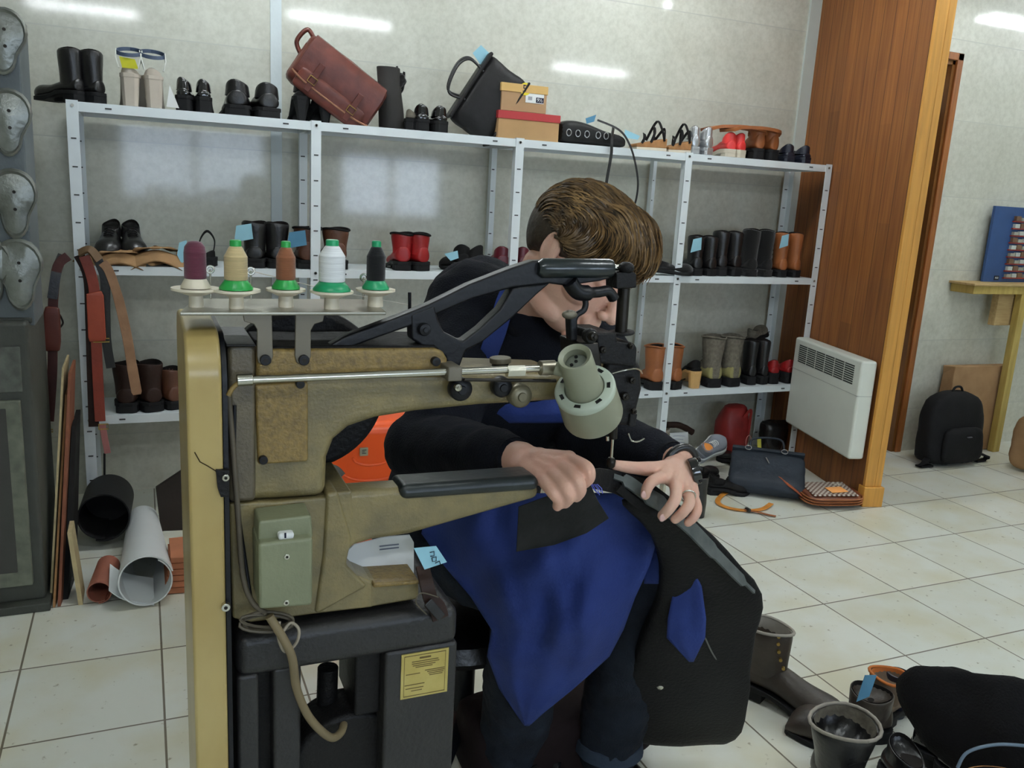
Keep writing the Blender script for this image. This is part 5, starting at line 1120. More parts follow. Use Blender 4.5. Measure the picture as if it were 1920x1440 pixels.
MB().ribbon(spline([(rc.x+.02, rc.y-.06, .22), (rc.x+.05, rc.y-.07, .26), (rc.x+.07, rc.y-.05, .2), (rc.x+.06, rc.y-.06, .13)]), .015, (0, -1, 0), .004).build('strap', RM, rb)
for i, (px, py, ln, rz, lab) in enumerate(((1322, 905, .2, 20, 'black shoe lying on the floor beside the grey running shoe'), (1350, 925, .21, -14, 'black shoe on the floor in front of the red bag'), (1395, 915, .19, 30, 'black shoe on the floor behind the tan strap'), (1418, 880, .2, 90, 'black shoe under the rack behind the navy handbag'))):
    sh = make_shoe('shoe', lab, 'shoe', [LEATHER_BLACK, MATTE_BLACK, PATENT, LEATHER_BLACK][i], RUBBER, L=ln, W=.08, H=.055, heel=.022); p = Zp(px-25, py, 0); place(sh, p, rz)
t = thing('boot', 'black tall boot on the floor left of the tan strap loop', 'boot', Zp(1310, 950, 0)); 
m = MB(); c = Zp(1313, 972, 0)+V((0, .03, 0)); m.lathe((c.x, c.y, .001), (0, 0, 1), [(.034, 0), (.036, .06), (.033, .12), (.037, .17), (.034, .172), (.030, .13)], n=20); m.build('shaft', LEATHER_BLACK, t)
MB().prism([c+V((-.043, -.025, .001)), c+V((-.03, -.035, .001)), c+V((-.03, -.03, .165)), c+V((-.042, -.02, .165))], (0, .003, 0)).build('side_label', mat('grey_label', (168, 166, 154), rough=.6), t, smooth=False)
blob('handbag', 'black soft bag under the rack behind the navy handbag', 'bag', Y(1447, 838, 3.40), (.16, .10, .17), LEATHER_BLACK, disp=.02, ds=.05)
t = MB().prism([Y(1420, 822, 3.34), Y(1427, 820, 3.34), Y(1428, 856, 3.34), Y(1421, 856, 3.34)], (0, .002, 0)).build('yellow_tag', YEL, smooth=False); tag(t, 'yellow paper tag hanging beside the right rear rack post', 'tag')
t = MB().tube(spline([Y(1437, 830, 3.33), Y(1446, 850, 3.33), Y(1462, 846, 3.33), Y(1470, 826, 3.33)]), .0035, n=6).build('bag_handle', DKBROWN); tag(t, 'dark handle loop of the black bag under the rack', 'handle')
t = MB().prism([Y(1386, 886, 3.05), Y(1400, 884, 3.05), Y(1412, 896, 3.05), Y(1396, 909, 3.04), Y(1383, 902, 3.04)], (0, .0015, .001)).build('paper_note', mat('pale_yellow_paper', (222, 226, 176), rough=.8), smooth=False); tag(t, 'pale yellow paper note beside the navy handbag', 'note')
t = MB().prism([Y(1392, 862, 3.22), Y(1402, 860, 3.22), Y(1404, 872, 3.22), Y(1393, 874, 3.22)], (0, .0015, .001)).build('paper_note', YEL, smooth=False); tag(t, 'small bright yellow note beside the dark red bag', 'note')
OR = mat('orange_leather', (206, 134, 52), rough=.45, var=.12, bump=.1)
Fz = lambda px, py, z=.006: Zp(px, py, z)
t = thing('leather_strap', 'light tan leather strap looped on the tiles', 'strap', Fz(1400, 950))
MB().ribbon(spline([Fz(1370, 918, .012), Fz(1352, 930), Fz(1346, 942), Fz(1365, 952), Fz(1400, 957), Fz(1430, 954), Fz(1446, 944, .01)]), .022, (0, 0, 1), .004).build('strap_body', OR, t, bevel=.001)
MB().ribbon(spline([Fz(1395, 955, .012), Fz(1420, 960, .008), Fz(1440, 965), Fz(1455, 968)]), .014, (0, 0, 1), .003).build('strap_end', TAN, t, bevel=.001)
c = Fz(1402, 956, .012); MB().box(c, (.012, .028, .014)).build('keeper', LEATHER_BLACK, t, bevel=.002)
t = MB().ribbon(spline([Y(1410, 872, 3.10), Y(1430, 862, 3.12), Y(1468, 862, 3.12)]), .022, (0, -.5, 1), .004).build('leather_strap', mat('orange_brown_leather', (200, 104, 50), rough=.5), bevel=.001); tag(t, 'orange brown strap behind the navy handbag', 'strap')
NH = mat('slate_leather', (44, 50, 58), rough=.5, var=.2, bump=.35, bscale=70)
nb = thing('handbag', 'slate navy leather handbag lying on the floor below the heater', 'bag', (0, 0, 0))
pillow(.33, .25, .085, p=.4).build('body', NH, nb, sub=1, disp=.012, dscale=.08)
MB().loft([[(-.16, -.045, .10), (-.16, .045, .10), (-.16, .045, .118), (-.16, -.045, .118)], [(.16, -.045, .10), (.16, .045, .10), (.16, .045, .118), (.16, -.045, .118)]]).build('top_rim', NH, nb, bevel=.005)
for dy in (-.03, .03): MB().tube(spline([(-.08, dy, .11), (-.07, dy*1.5, .17), (.05, dy*1.6, .18), (.07, dy, .11)]), .005, n=8).build('handle', NH, nb)
for x in (-.09, .07): MB().tube([(x+.014*math.cos(a_), -.052, .10+.014*math.sin(a_)) for a_ in [2*math.pi*i/12 for i in range(13)]], .002, n=6).build('ring', SILVER, nb)
MB().tube([(-.01, -.05, .05), (.005, -.052, .012)], .0025, n=6).build('zip_pull', SILVER, nb)
MB().prism([(-.03, -.0, .13), (0, 0, .125), (.004, 0, .15), (-.02, 0, .16)], (0, .0015, 0)).build('paper_tag', mat('light_blue_tag', (140, 180, 230), rough=.8), nb, smooth=False)
pb_ = Zp(1468, 945, 0); place(nb, V((pb_.x+.03, pb_.y+.16, .085)), -38, -62, 0)
bp_ = thing('woven_purse', 'brown shoulder bag with woven flap and orange note lying on the tiles', 'bag', (0, 0, 0))
pillow(.26, .05, .17, p=.5).build('body', mat('saddle_leather', (110, 58, 34), rough=.4, var=.2, bump=.2), bp_, sub=1, disp=.006, dscale=.06)
WV = mat('woven_check', (172, 160, 146), rough=.8, scale=3, bump=.3)
nt = WV.node_tree; ck = nt.nodes.new('ShaderNodeTexChecker'); ck.inputs['Scale'].default_value = 90; ck.inputs[1].default_value = (*lin((190, 180, 168)), 1); ck.inputs[2].default_value = (*lin((96, 66, 52)), 1)
tc = nt.nodes.new('ShaderNodeTexCoord'); nt.links.new(tc.outputs['Object'], ck.inputs[0]); nt.links.new(ck.outputs[0], nt.nodes['Principled BSDF'].inputs['Base Color'])
MB().loft([[(-.11, -.075, .024), (.10, -.075, .024), (.10, .07, .027), (-.11, .07, .027)], [(-.105, -.07, .030), (.095, -.07, .030), (.095, .065, .032), (-.105, .065, .032)]]).build('flap', WV, bp_, bevel=.002)
for z in (-.012, .0, .012): MB().tube([(.135*sup(2*math.pi*k/30, .5)[0], .088*sup(2*math.pi*k/30, .5)[1], z) for k in range(31)], .0035, n=6).build('edge_seam', TAN, bp_)
MB().prism([(-.02, -.06, .033), (.06, -.05, .034), (.05, .0, .036), (-.03, -.01, .036)], (0, 0, .0015)).build('orange_note', mat('orange_paper', (244, 166, 92), rough=.8), bp_, smooth=False)
MB().ribbon(spline([(-.13, -.01, .0), (-.17, .02, .03), (-.2, .09, .05), (-.24, .13, .03)]), .028, (0, 0, 1), .006).build('strap', mat('red_brown_strap', (150, 72, 38), rough=.45), bp_, bevel=.002)
MB().tube([(.14+.01*math.cos(a_), -.03+.01*math.sin(a_), .01) for a_ in [2*math.pi*i/12 for i in range(13)]], .002, n=6).build('ring', BRASS, bp_)
textmesh('stitched_letters', 'SA', .04, mat('stitch_white', (220, 214, 196), rough=.8), bp_, (.055, .035, .0335), rot=(0, 0, 0))
pq = Zp(1570, 950, 0); place(bp_, V((pq.x-.01, pq.y+.05, .040)), -14, 4, 0)
# ================================================================== foreground right: shoes waiting on the floor
OLDB = mat('worn_brown_boot', (70, 60, 50), rough=.45, scale=10, rgb2=(40, 34, 30), bump=.35, bscale=70)
lb = make_shoe('work_boot', 'worn lace-up work boot with pale grey lining lying behind the black bag', 'boot', OLDB, RUBBER, L=.30, W=.092, H=.09, shaft=.085, heel=.025, lining=GREYL, collar=GREYL, lowtoe=.06)
for s in (-1,):
    for k in range(6):
        f = k/5; x_ = .115+.035*(1-f)**2; z_ = .10+.10*f
        if k > 0: MB().tube([(x_-.022, s*.031, z_) , (x_-.018, s*.0385, z_)], .0045, n=8).build('eyelet', BRASS, lb)
g0 = Zp(1412, 1300, 0); g1 = Zp(1560, 1362, 0); 
place(lb, V((g0.x-.02, g0.y+.03, .004)), math.degrees(math.atan2(g1.y-g0.y, g1.x-g0.x)), 0, 0, 1.0)
bk = make_shoe('work_boot', 'upright black boot with grey lining and folded cuff at the bottom edge', 'boot', LEATHER_BLACK, RUBBER, L=.27, W=.12, H=.09, shaft=.07, heel=.025, lining=GREYM, collar=GREYL, shaftw=1.25, laces=MATTE_BLACK)
g0 = Zp(1590, 1470, 0); place(bk, V((g0.x-.06, g0.y+.03, .0)), -95)
c_ = Zp(1520, 1300, 0)
o_ = make_shoe('work_boot', 'brown boot with rounded grey toe between the black boot and the tan boot', 'boot', OLDB, RUBBER, L=.26, W=.105, H=.07, shaft=.03, heel=.02, lowtoe=.06); g0 = Zp(1690, 1400, 0); place(o_, V((g0.x, g0.y+.05, .0)), 162)
tb_ = make_shoe('ankle_boot', 'brown nubuck boot with orange lining and blue tag standing on the floor', 'boot', mat('taupe_nubuck', (104, 86, 68), rough=.7, scale=14, bump=.2), RUBBER, L=.22, W=.09, H=.07, shaft=.035, heel=.022, lining=mat('orange_suede', (186, 104, 40), rough=.8), collar=mat('orange_suede2', (186, 104, 40), rough=.8), tagm=None)
g0 = Zp(1655, 1375, 0); place(tb_, V((g0.x, g0.y+.03, .0)), 20)
t = MB().prism([Y(1622, 1266, g0.y+.0), Y(1644, 1266, g0.y+.0), Y(1630, 1306, g0.y-.01), Y(1606, 1316, g0.y-.01)], (0, .001, .0)).build('paper_tag', TAGB2, smooth=False); tag(t, 'blue paper tag leaning on the brown nubuck boot', 'tag')
bt2 = thing('shoe', 'navy blue tall shoe shaft behind the brown nubuck boot', 'shoe', Zp(1690, 1345, 0)); c = Zp(1690, 1350, 0)+V((0, .03, 0)); MB().lathe((c.x, c.y, .001), (0, 0, 1), [(.03, 0), (.032, .06), (.03, .115), (.027, .116), (.025, .07)], n=20).build('shaft', NAVY, bt2)
for i, (px, py, rz, m_, lab, zz) in enumerate(((1745, 1440, -60, PATENT, 'glossy black shoe in the foreground pile, beside the black boot', .0), (1800, 1475, -80, PATENT, 'glossy blue-black shoe at the bottom edge of the pile', .0), (1700, 1480, -100, LEATHER_BLACK, 'black shoe at the bottom edge next to the lined boot', .0))):
    sh = make_shoe('shoe', lab, 'shoe', m_, RUBBER, L=.26, W=.092, H=.07, heel=.024, laces=MATTE_BLACK, lining=[BURG, NAVY, DARKIN][i], shaft=.03 if i == 0 else 0); p = Zp(px, py, 0); place(sh, V((p.x, p.y+.06, zz)), rz)
FELT = mat('black_felt', (20, 19, 20), rough=1, var=.25, bump=.6, bscale=240)
gm = MB(); rr = []
cl = [(1676, 1292, 1.62, .02, .02), (1705, 1300, 1.60, .05, .03), (1760, 1335, 1.57, .085, .05), (1830, 1370, 1.53, .11, .06), (1900, 1400, 1.50, .12, .06), (1990, 1430, 1.47, .12, .06)]
for px, py, t_, hw, th in cl:
    c = T(px, py, t_); rr.append([c + CU*hw*math.sin(a_) + (CW*.8+CR*.0)*th*math.cos(a_) + V((0, 0, .0)) for a_ in [2*math.pi*k/20 for k in range(20)]])
gm.loft(rr); gz = min(p.z for p in gm.v); o_ = gm.build('coat', FELT, sub=2, disp=.03, dscale=.10); tag(o_, 'crumpled black felt garment lying over the shoes in the right foreground', 'garment')
c = T(1800, 1285, 1.60); m = MB(); m.tube(spline([T(1735, 1288, 1.60), T(1790, 1280, 1.62), T(1860, 1310, 1.62), T(1940, 1350, 1.6)]), .03, n=14); tag(m.build('sleeve', FELT, sub=1, disp=.02, dscale=.06), 'rolled sleeve of black felt along the top of the crumpled garment', 'garment')
lt = make_shoe('tan_shoe', 'large tan leather shoe cut off by the bottom right corner', 'shoe', mat('honey_leather', (196, 138, 84), rough=.45, scale=12, bump=.2), RUBBER, L=.28, W=.11, H=.09, heel=.02, lowtoe=.075)
p = T(1905, 1465, 1.42); place(lt, V((p.x, p.y-.02, max(0, p.z-.10))), 150)
m = MB(); m.tube(spline([T(1795, 1440, 1.42), T(1815, 1410, 1.42), T(1870, 1396, 1.42), T(1940, 1400, 1.42)]), .0028, n=8); tag(m.build('piping', mat('blue_grey_piping', (90, 108, 124), rough=.5)), 'blue grey piping curving round the tan shoe in the corner', 'piping')

c = Zp(1020, 1392, 0); x = pillow(.46, .17, .20, p=.45); x.v = [q+V((c.x, c.y-.06, .09)) for q in x.v]
tag(x.build('tool_bag', mat('dark_maroon_cloth', (30, 20, 21), rough=.85, var=.2, bump=.3), disp=.012, dscale=.07, sub=1), 'dark soft tool bag on the floor behind the feet of the seated person', 'bag')
# rear hand wheel of the machine
c = Y(572, 734, MY+.12); rw_ = (Y(724, 734, MY+.12)-c).length
MB().lathe((c.x, MY+.115, c.z), (0, 1, 0), [(rw_*.2, 0), (rw_*.93, .004), (rw_, .01), (rw_, .03), (rw_*.93, .036), (rw_*.2, .038)], n=64).build('hand_wheel', BLKM, mc, bevel=.002)
MB().cyl((c.x, MY+.09, c.z), (c.x, MY+.13, c.z), .02, n=24).build('wheel_axle', DSTL, mc)

# ================================================================== the seated man
SKIN = mat('skin', (224, 182, 160), rough=.5, scale=16, rgb2=(210, 160, 140), bump=.12, bscale=260, spec=.4)
_b = SKIN.node_tree.nodes['Principled BSDF']; _b.inputs['Subsurface Weight'].default_value = .12; _b.inputs['Subsurface Radius'].default_value = (.012, .005, .003)
HC_ = T(1086, 489, 1.415)
TW = -CW
Fv = (CR*.62-CU*.64+TW*.45).normalized(); Uv = (CR*.571+CU*.764+TW*.30); Uv = (Uv-Fv*Uv.dot(Fv)).normalized(); Sv = Fv.cross(Uv).normalized()
HM = Matrix((Sv, Fv, Uv)).transposed()
def hp(s, f, u): return HC_+Sv*s+Fv*f+Uv*u
PV = T(845, 1000, 1.86)
Rsh, Lsh = T(888, 640, 1.53), T(1112, 662, 1.66)
Rel, Rwr = T(806, 842, 1.44), T(978, 862, 1.195)
Lel, Lwr = T(1108, 818, 1.56), T(1272, 868, 1.35)
Rhip, Lhip = T(800, 1015, 1.84), T(905, 1010, 1.92)
Rkn, Lkn = T(1010, 1090, 1.60), T(1212, 1082, 1.68)
Ran, Lan = T(952, 1418, 1.86), T(1140, 1404, 1.86)
NB = T(1000, 600, 1.51); CH = T(965, 720, 1.64); WA = T(890, 860, 1.77)
body = MB()
def cap(m, pts, rs, n=18, sub=6):
    P = spline(pts, sub); R_ = []
    for i in range(len(rs)-1):
        for k in range(sub): f = k/sub; f = f*f*(3-2*f); R_.append(rs[i]*(1-f)+rs[i+1]*f)
    R_.append(rs[-1]); m.tube(P, R_, n=n); m.ell(P[0], rs[0], n=14, m=9); m.ell(P[-1], rs[-1], n=14, m=9)
def E_(m, c, r): m.ell(hp(*c), r, HM, n=24, m=16)
# head
E_(body, (0, -.012, .028), (.073, .092, .082)); E_(body, (0, .026, -.025), (.060, .066, .085)); E_(body, (0, .034, -.074), (.048, .050, .040))
E_(body, (0, .076, -.104), (.022, .018, .016)); E_(body, (0, .070, .05), (.052, .026, .035))
for s in (-1, 1):
    E_(body, (s*.043, .052, -.032), (.022, .028, .020)); E_(body, (s*.030, .078, .020), (.022, .013, .008)); E_(body, (s*.040, .02, -.085), (.018, .036, .02))
    E_(body, (s*.011, .102, -.040), (.0085, .010, .0075))
    E_(body, (s*.030, .0745, .002), (.0155, .0135, .0095))
cap(body, [hp(0, .080, .018), hp(0, .098, -.012), hp(0, .112, -.034)], [.008, .0095, .0125], n=14)
E_(body, (0, .086, -.062), (.026, .012, .016)); E_(body, (0, .090, -.066), (.023, .0095, .0052)); E_(body, (0, .088, -.077), (.021, .0095, .006))
# ears
for s in (-1, 1):
    body.ell(hp(s*.074, -.011, -.002), (.0075, .0155, .027), HM, n=16, m=10)
    body.tube([hp(s*(.079+.004*math.sin(a_)), -.012-.014*math.cos(a_), -.001+.025*math.sin(a_)) for a_ in [math.radians(-70+i*25) for i in range(8)]], .0036, n=8)
    body.ell(hp(s*.075, -.003, -.032), (.005, .007, .009), HM)
cap(body, [hp(0, -.028, -.045), NB+CU*.02, NB-CU*.03+CW*.05], [.055, .056, .05])
# trunk, arms, legs
def trunk(m, e):
    rings = []
    hipd = (Rhip-Lhip).normalized(); shd = (Rsh-Lsh).normalized()
    for c, w, d_, f in ((PV-CU*.02, .155, .115, 0), (PV, .165, .12, 0), (WA, .150, .115, .4), (CH, .178, .125, .85), (CH.lerp(NB, .5), .175, .115, 1), (NB.lerp(CH, .12), .12, .08, 1), (NB, .065+e*.3, .06+e*.3, 1)):
        x_ = (hipd*(1-f)+shd*f).normalized(); up = (NB-PV).normalized(); x_ = (x_-up*x_.dot(up)).normalized(); y_ = up.cross(x_)
        rings.append([c+x_*(w+e)*math.cos(a_)+y_*(d_+e)*math.sin(a_) for a_ in [2*math.pi*k/28 for k in range(28)]])
    m.loft(rings)
trunk(body, -.055)
cap(body, [CH.lerp(Rsh, .5), Rsh, Rsh.lerp(Rel, .5), Rel], [.07, .052, .043, .036]); cap(body, [Rel, Rel.lerp(Rwr, .35), Rwr], [.038, .040, .0255])
cap(body, [CH.lerp(Lsh, .5), Lsh, Lsh.lerp(Lel, .5), Lel], [.07, .052, .043, .036]); cap(body, [Lel, Lel.lerp(Lwr, .35), Lwr], [.038, .038, .0245])
for h_, k_, a_ in ((Rhip, Rkn, Ran), (Lhip, Lkn, Lan)): cap(body, [h_, h_.lerp(k_, .5), k_], [.08, .068, .052]); cap(body, [k_, k_.lerp(a_, .35)+CW*.01, a_], [.05, .05, .032])
# right hand, closed over the machine arm
def finger(m, pts, rs):
    P = [T(*p) for p in pts]; q_ = .93 if pts[0][0] < 1100 else .9; cap(m, P, [r*q_ for r in rs], n=12, sub=5)
RK = [(1066, 861, 1.158), (1049, 872, 1.153), (1031, 884, 1.150), (1013, 894, 1.150)]
finger(body, [(1066, 861, 1.158), (1099, 876, 1.126), (1105, 894, 1.126), (1096, 906, 1.134)], [.0112, .0100, .0092, .0082])
finger(body, [(1049, 872, 1.153), (1080, 898, 1.116), (1088, 918, 1.116), (1081, 931, 1.126)], [.0112, .0102, .0094, .0084])
finger(body, [(1031, 884, 1.150), (1059, 913, 1.113), (1067, 931, 1.115), (1060, 943, 1.125)], [.0110, .0100, .0092, .0082])
finger(body, [(1013, 894, 1.150), (1036, 923, 1.116), (1047, 938, 1.118), (1045, 949, 1.125)], [.0100, .0090, .0084, .0076])
for i, k_ in enumerate(RK): cap(body, [Rwr, Rwr.lerp(T(*k_), .5)-CU*.002, T(*k_)], [.0235, .0175, .0125], n=12)
body.ell(T(1010, 868, 1.180), (.022, .022, .022)); body.ell(T(1036, 866, 1.172), (.018, .018, .016)); cap(body, [T(1000, 880, 1.19), T(1045, 893, 1.20), T(1085, 902, 1.175)], [.015, .0125, .0095], n=12)
# left hand, spread over the leather
LK = [(1243, 893, 1.292), (1266, 905, 1.288), (1284, 914, 1.292), (1297, 926, 1.302)]
finger(body, [(1243, 893, 1.292), (1222, 903, 1.262), (1213, 916, 1.258), (1210, 928, 1.262)], [.0110, .0100, .0094, .0084])
finger(body, [(1266, 905, 1.288), (1267, 932, 1.255), (1255, 953, 1.250), (1242, 967, 1.256)], [.0112, .0102, .0096, .0088])
finger(body, [(1284, 914, 1.292), (1293, 940, 1.262), (1282, 959, 1.256), (1266, 973, 1.262)], [.0108, .0098, .0092, .0084])
finger(body, [(1297, 926, 1.302), (1307, 951, 1.276), (1302, 968, 1.270), (1290, 980, 1.272)], [.0098, .0088, .0083, .0076])
for k_ in LK: cap(body, [Lwr, Lwr.lerp(T(*k_), .5)+CU*.002, T(*k_)], [.0225, .0170, .0122], n=12)
body.ell(T(1262, 890, 1.312), (.020, .020, .020))
cap(body, [T(1262, 878, 1.320), T(1222, 879, 1.300), T(1186, 877, 1.285), T(1154, 872, 1.270)], [.0150, .0118, .0098, .0080], n=12)
man = body.build('person', SKIN, remesh=.0020, sm=4)
tag(man, 'seated person in navy sweater and blue apron, bowed over the sewing machine', 'person')
def wchild(m, name, mt_, parent=None, **k): return m.build(name, mt_, parent or man, **k)
# eyes
for s in (-1, 1):
    m = MB(); m.ell(hp(s*.030, .0800, -.0015), (.0105, .0088, .0040), HM); e = wchild(m, 'eye', mat('eye_white', (210, 205, 198), rough=.2), angle=180)
    MB().ell(hp(s*.030, .0868, -.0025), (.0042, .003, .0032), HM).build('iris', mat('iris_brown', (50, 34, 26), rough=.2), e)
    wchild(MB().tube([hp(s*(.012+.034*t), .092-.016*t*t-.002, .0235+.004*math.sin(t*3)) for t in (0, .25, .5, .75, 1)], [.0022, .0038, .0038, .003, .0015], n=8), 'eyebrow', mat('brow_brown', (74, 56, 38), rough=.9))
wchild(MB().tube([hp(.021*t, .0965-.010*t*t, -.0715) for t in (-1, -.6, -.2, .2, .6, 1)], [.0012, .0022, .0026, .0026, .0022, .0012], n=8), 'lips', mat('lip_rose', (160, 90, 86), rough=.45))
# hair
HAIR = mat('brown_hair', (64, 48, 30), rough=.6, scale=26, rgb2=(36, 27, 18), bump=.5, bscale=110, coat=.1)
hr = MB(); NT, NP = 64, 48; hc = (0, -.014, .030); hr_r = (.085, .106, .094); rings = []
def hairpt(th, ph, ex=0):
    s = math.sin(ph)*math.sin(th); f = math.sin(ph)*math.cos(th); u = math.cos(ph)
    x_, y_, z_ = hc[0]+hr_r[0]*s, hc[1]+hr_r[1]*f, hc[2]+hr_r[2]*u
    y0_ = y_+.012
    lim = (.022+.25*(y0_-.05)) if y0_ > .05 else ((-.002+y0_*.48) if y0_ > .012 else (.020+y0_*.35 if y0_ > -.02 else .018+y0_*.85))
    k = 1.0
    if z_ < lim: k = max(.86, 1-(lim-z_)*9)
    # swept volume to the front, flatter sides
    vol = 1+.06*max(0, f)*max(0, u)+.03*math.sin(th*9+ph*5)*(.3 if k == 1 else 0)*.25
    k *= vol+ex
    return ((x_-hc[0])*k, hc[1]+(y_-hc[1])*k, hc[2]+(z_-hc[2])*k)
for j in range(1, NP):
    ph = math.pi*j/NP*.80; rings.append([hp(*hairpt(2*math.pi*i/NT, ph)) for i in range(NT)])
hr.loft(rings)
E_(hr, (.004, .058, .066), (.068, .052, .046)); E_(hr, (.004, .080, .060), (.054, .034, .028)); E_(hr, (0, .040, .088), (.066, .052, .036))
hair = wchild(hr, 'hair', HAIR, remesh=.0035, sm=12)
from mathutils.bvhtree import BVHTree
bpy.context.view_layer.update(); dg = bpy.context.evaluated_depsgraph_get()
bvh = BVHTree.FromObject(hair, dg); ho_ = WORG[man.name]; bvb = BVHTree.FromObject(man, dg)
st_ = MB(); hl_ = MB(); rnd = random.Random(3); C0 = hp(0, -.005, .02)
def surf(d):
    p = C0-ho_+d*.3; h = bvh.ray_cast(p, -d, .4); g = bvb.ray_cast(p, -d, .4)
    if h[0] is None: return None
    if g[0] is not None and (g[0]-p).length < (h[0]-p).length-.001: return None
    return h[0]+ho_
for i in range(2600):
    lat = rnd.uniform(-1.0, 1.0)*1.5; start = rnd.uniform(-1.5, 1.55); ln = rnd.uniform(.35, .8); pts = []; off = rnd.uniform(.0004, .0060); dr_ = rnd.uniform(-.12, .12)
    for k in range(8):
        b_ = start+ln*k/7; la = lat+.10*math.sin(b_*2.2+lat*3)+dr_*k/7-.16*k/7*(1 if abs(lat) > .9 else 0)*(-1 if lat > 0 else 1)
        s_, cs = math.sin(la), math.cos(la)
        q = surf((Sv*s_*.85+Fv*math.sin(b_)*cs+Uv*(math.cos(b_)*cs)).normalized())
        if q is None: break
        pts.append(q+(q-C0).normalized()*(off*math.sin((k+.6)/7.6*math.pi*.9)))
    if len(pts) < 4: continue
    w_ = rnd.uniform(.0007, .0015)
    if (pts[-1]-HC_).dot(Fv) > .07: e_ = pts[-1]+(pts[-1]-pts[-2])*rnd.uniform(.5, 2.2)-Uv*.002; pts.append(e_)
    (hl_ if rnd.random() < .38 and abs(lat) < 1.05 else st_).tube(pts, [.0003]+[w_]*(len(pts)-2)+[.0003], n=3)
wchild(st_, 'hair_strands', mat('hair_strand', (116, 90, 56), rough=.42, scale=55, rgb2=(44, 31, 18), bump=0, coat=.1), hair)['kind'] = 'stuff'
wchild(hl_, 'hair_highlights', mat('hair_light', (150, 118, 74), rough=.4, scale=40, rgb2=(104, 78, 48), bump=0), hair)['kind'] = 'stuff'
# sweater
SW = mat('navy_knit', (20, 22, 30), rough=.95, var=.2, bump=.6, bscale=320, scale=30)
sw = MB(); trunk(sw, .012); cap(sw, [CH.lerp(Rsh, .4), CH.lerp(Lsh, .4)], [.10, .10])
cap(sw, [CH.lerp(Rsh, .55), Rsh, Rsh.lerp(Rel, .5)+TW*.01, Rel], [.095, .074, .064, .062]); cap(sw, [CH.lerp(Lsh, .55), Lsh, Lsh.lerp(Lel, .5), Lel], [.095, .074, .064, .060])
d_ = (Rwr-Rel).normalized(); cap(sw, [Rel-CR*.02, Rel.lerp(Rwr, .3)-CU*.002, Rel.lerp(Rwr, .7), Rwr-d_*.035], [.060, .058, .046, .036])
d2 = (Lwr-Lel).normalized(); cap(sw, [Lel-CR*.01, Lel.lerp(Lwr, .35), Lel.lerp(Lwr, .7), Lwr-d2*.035], [.058, .054, .044, .036])
cap(sw, [NB-CU*.03, T(880, 560, 1.58), Rsh], [.07, .075, .07]); cap(sw, [NB-CU*.03+CW*.06, T(900, 560, 1.66), T(850, 620, 1.66)], [.08, .085, .075])
cap(sw, [NB-CU*.065+CW*.01, CH], [.088, .12])
sweater = wchild(sw, 'sweater', SW, remesh=.006, sm=4, disp=.010, dscale=.06)
for w_, dd in ((Rwr, d_), (Lwr, d2)):
    wchild(MB().tube([w_-dd*.045, w_-dd*.03, w_-dd*.016], [.0345, .0325, .0315], n=28, cap=True), 'cuff', mat('rib_knit', (16, 17, 22), rough=.95, bump=.5, bscale=400), sweater)
# collar ring
nd = (hp(0, -.02, -.06)-NB).normalized(); cx_ = NB+nd*.012; a1 = nd.orthogonal().normalized(); a2 = nd.cross(a1)
wchild(MB().tube([cx_+a1*.068*math.cos(a_)+a2*.066*math.sin(a_) for a_ in [2*math.pi*i/30 for i in range(31)]], .009, n=10, cap=False), 'collar', MATS['rib_knit'], sweater)
# trousers
JE = mat('dark_denim', (24, 27, 34), rough=.9, scale=20, rgb2=(34, 40, 50), bump=.4, bscale=260)
tr_ = MB(); 
for h_, k_, a_ in ((Rhip, Rkn, Ran), (Lhip, Lkn, Lan)): cap(tr_, [h_, h_.lerp(k_, .5), k_], [.105, .092, .078]); cap(tr_, [k_, k_.lerp(a_, .5)+CW*.012, k_.lerp(a_, .98)], [.077, .078, .070])
tr_.ell(PV+(Rhip+Lhip)*.0, (.17, .15, .12))
trs = wchild(tr_, 'trousers', JE, remesh=.007, sm=4, disp=.02, dscale=.07)
for a_, px in ((Ran, 960), (Lan, 1145)):
    m = MB(); m.lathe(a_+V((0, 0, .035)), (0, 0, -1), [(.066, 0), (.073, .004), (.076, .03), (.070, .034), (.056, .030)], n=28, cap=False); wchild(m, 'turn_up', mat('turned_denim', (44, 56, 72), rough=.9, bump=.3, bscale=200), trs, disp=.006, dscale=.03)
    s_ = make_shoe('shoe', 'x', 'x', LEATHER_BLACK, RUBBER, L=.29, W=.088, H=.07, heel=.022, laces=MATTE_BLACK)
    del s_['label']; del s_['category']; s_.parent = man
    zt__ = V((a_.x, a_.y, max(.0, a_.z-.095))); place(s_, zt__-WORG[man.name]+V((-.0, .06, 0)), -78)
# apron
AP = mat('blue_cotton', (40, 62, 132), rough=.85, scale=8, rgb2=(31, 50, 112), bump=.3, bscale=200)
rows = [(925, 830, 1215, (1.66, 1.56, 1.51, 1.47, 1.45)), (960, 800, 1230, (1.67, 1.56, 1.49, 1.455, 1.44)), (1000, 790, 1236, (1.68, 1.55, 1.47, 1.45, 1.45)), (1060, 832, 1218, (1.63, 1.52, 1.455, 1.46, 1.49)), (1120, 884, 1190, (1.58, 1.49, 1.45, 1.48, 1.52)), (1180, 922, 1168, (1.56, 1.50, 1.475, 1.51, 1.55)), (1230, 914, 1142, (1.60, 1.54, 1.53, 1.55, 1.57)), (1290, 936, 1076, (1.65, 1.60, 1.59, 1.60, 1.61)), (1335, 966, 1020, (1.68, 1.65, 1.64, 1.64, 1.65)), (1360, 984, 992, (1.69, 1.68, 1.68, 1.68, 1.68))]
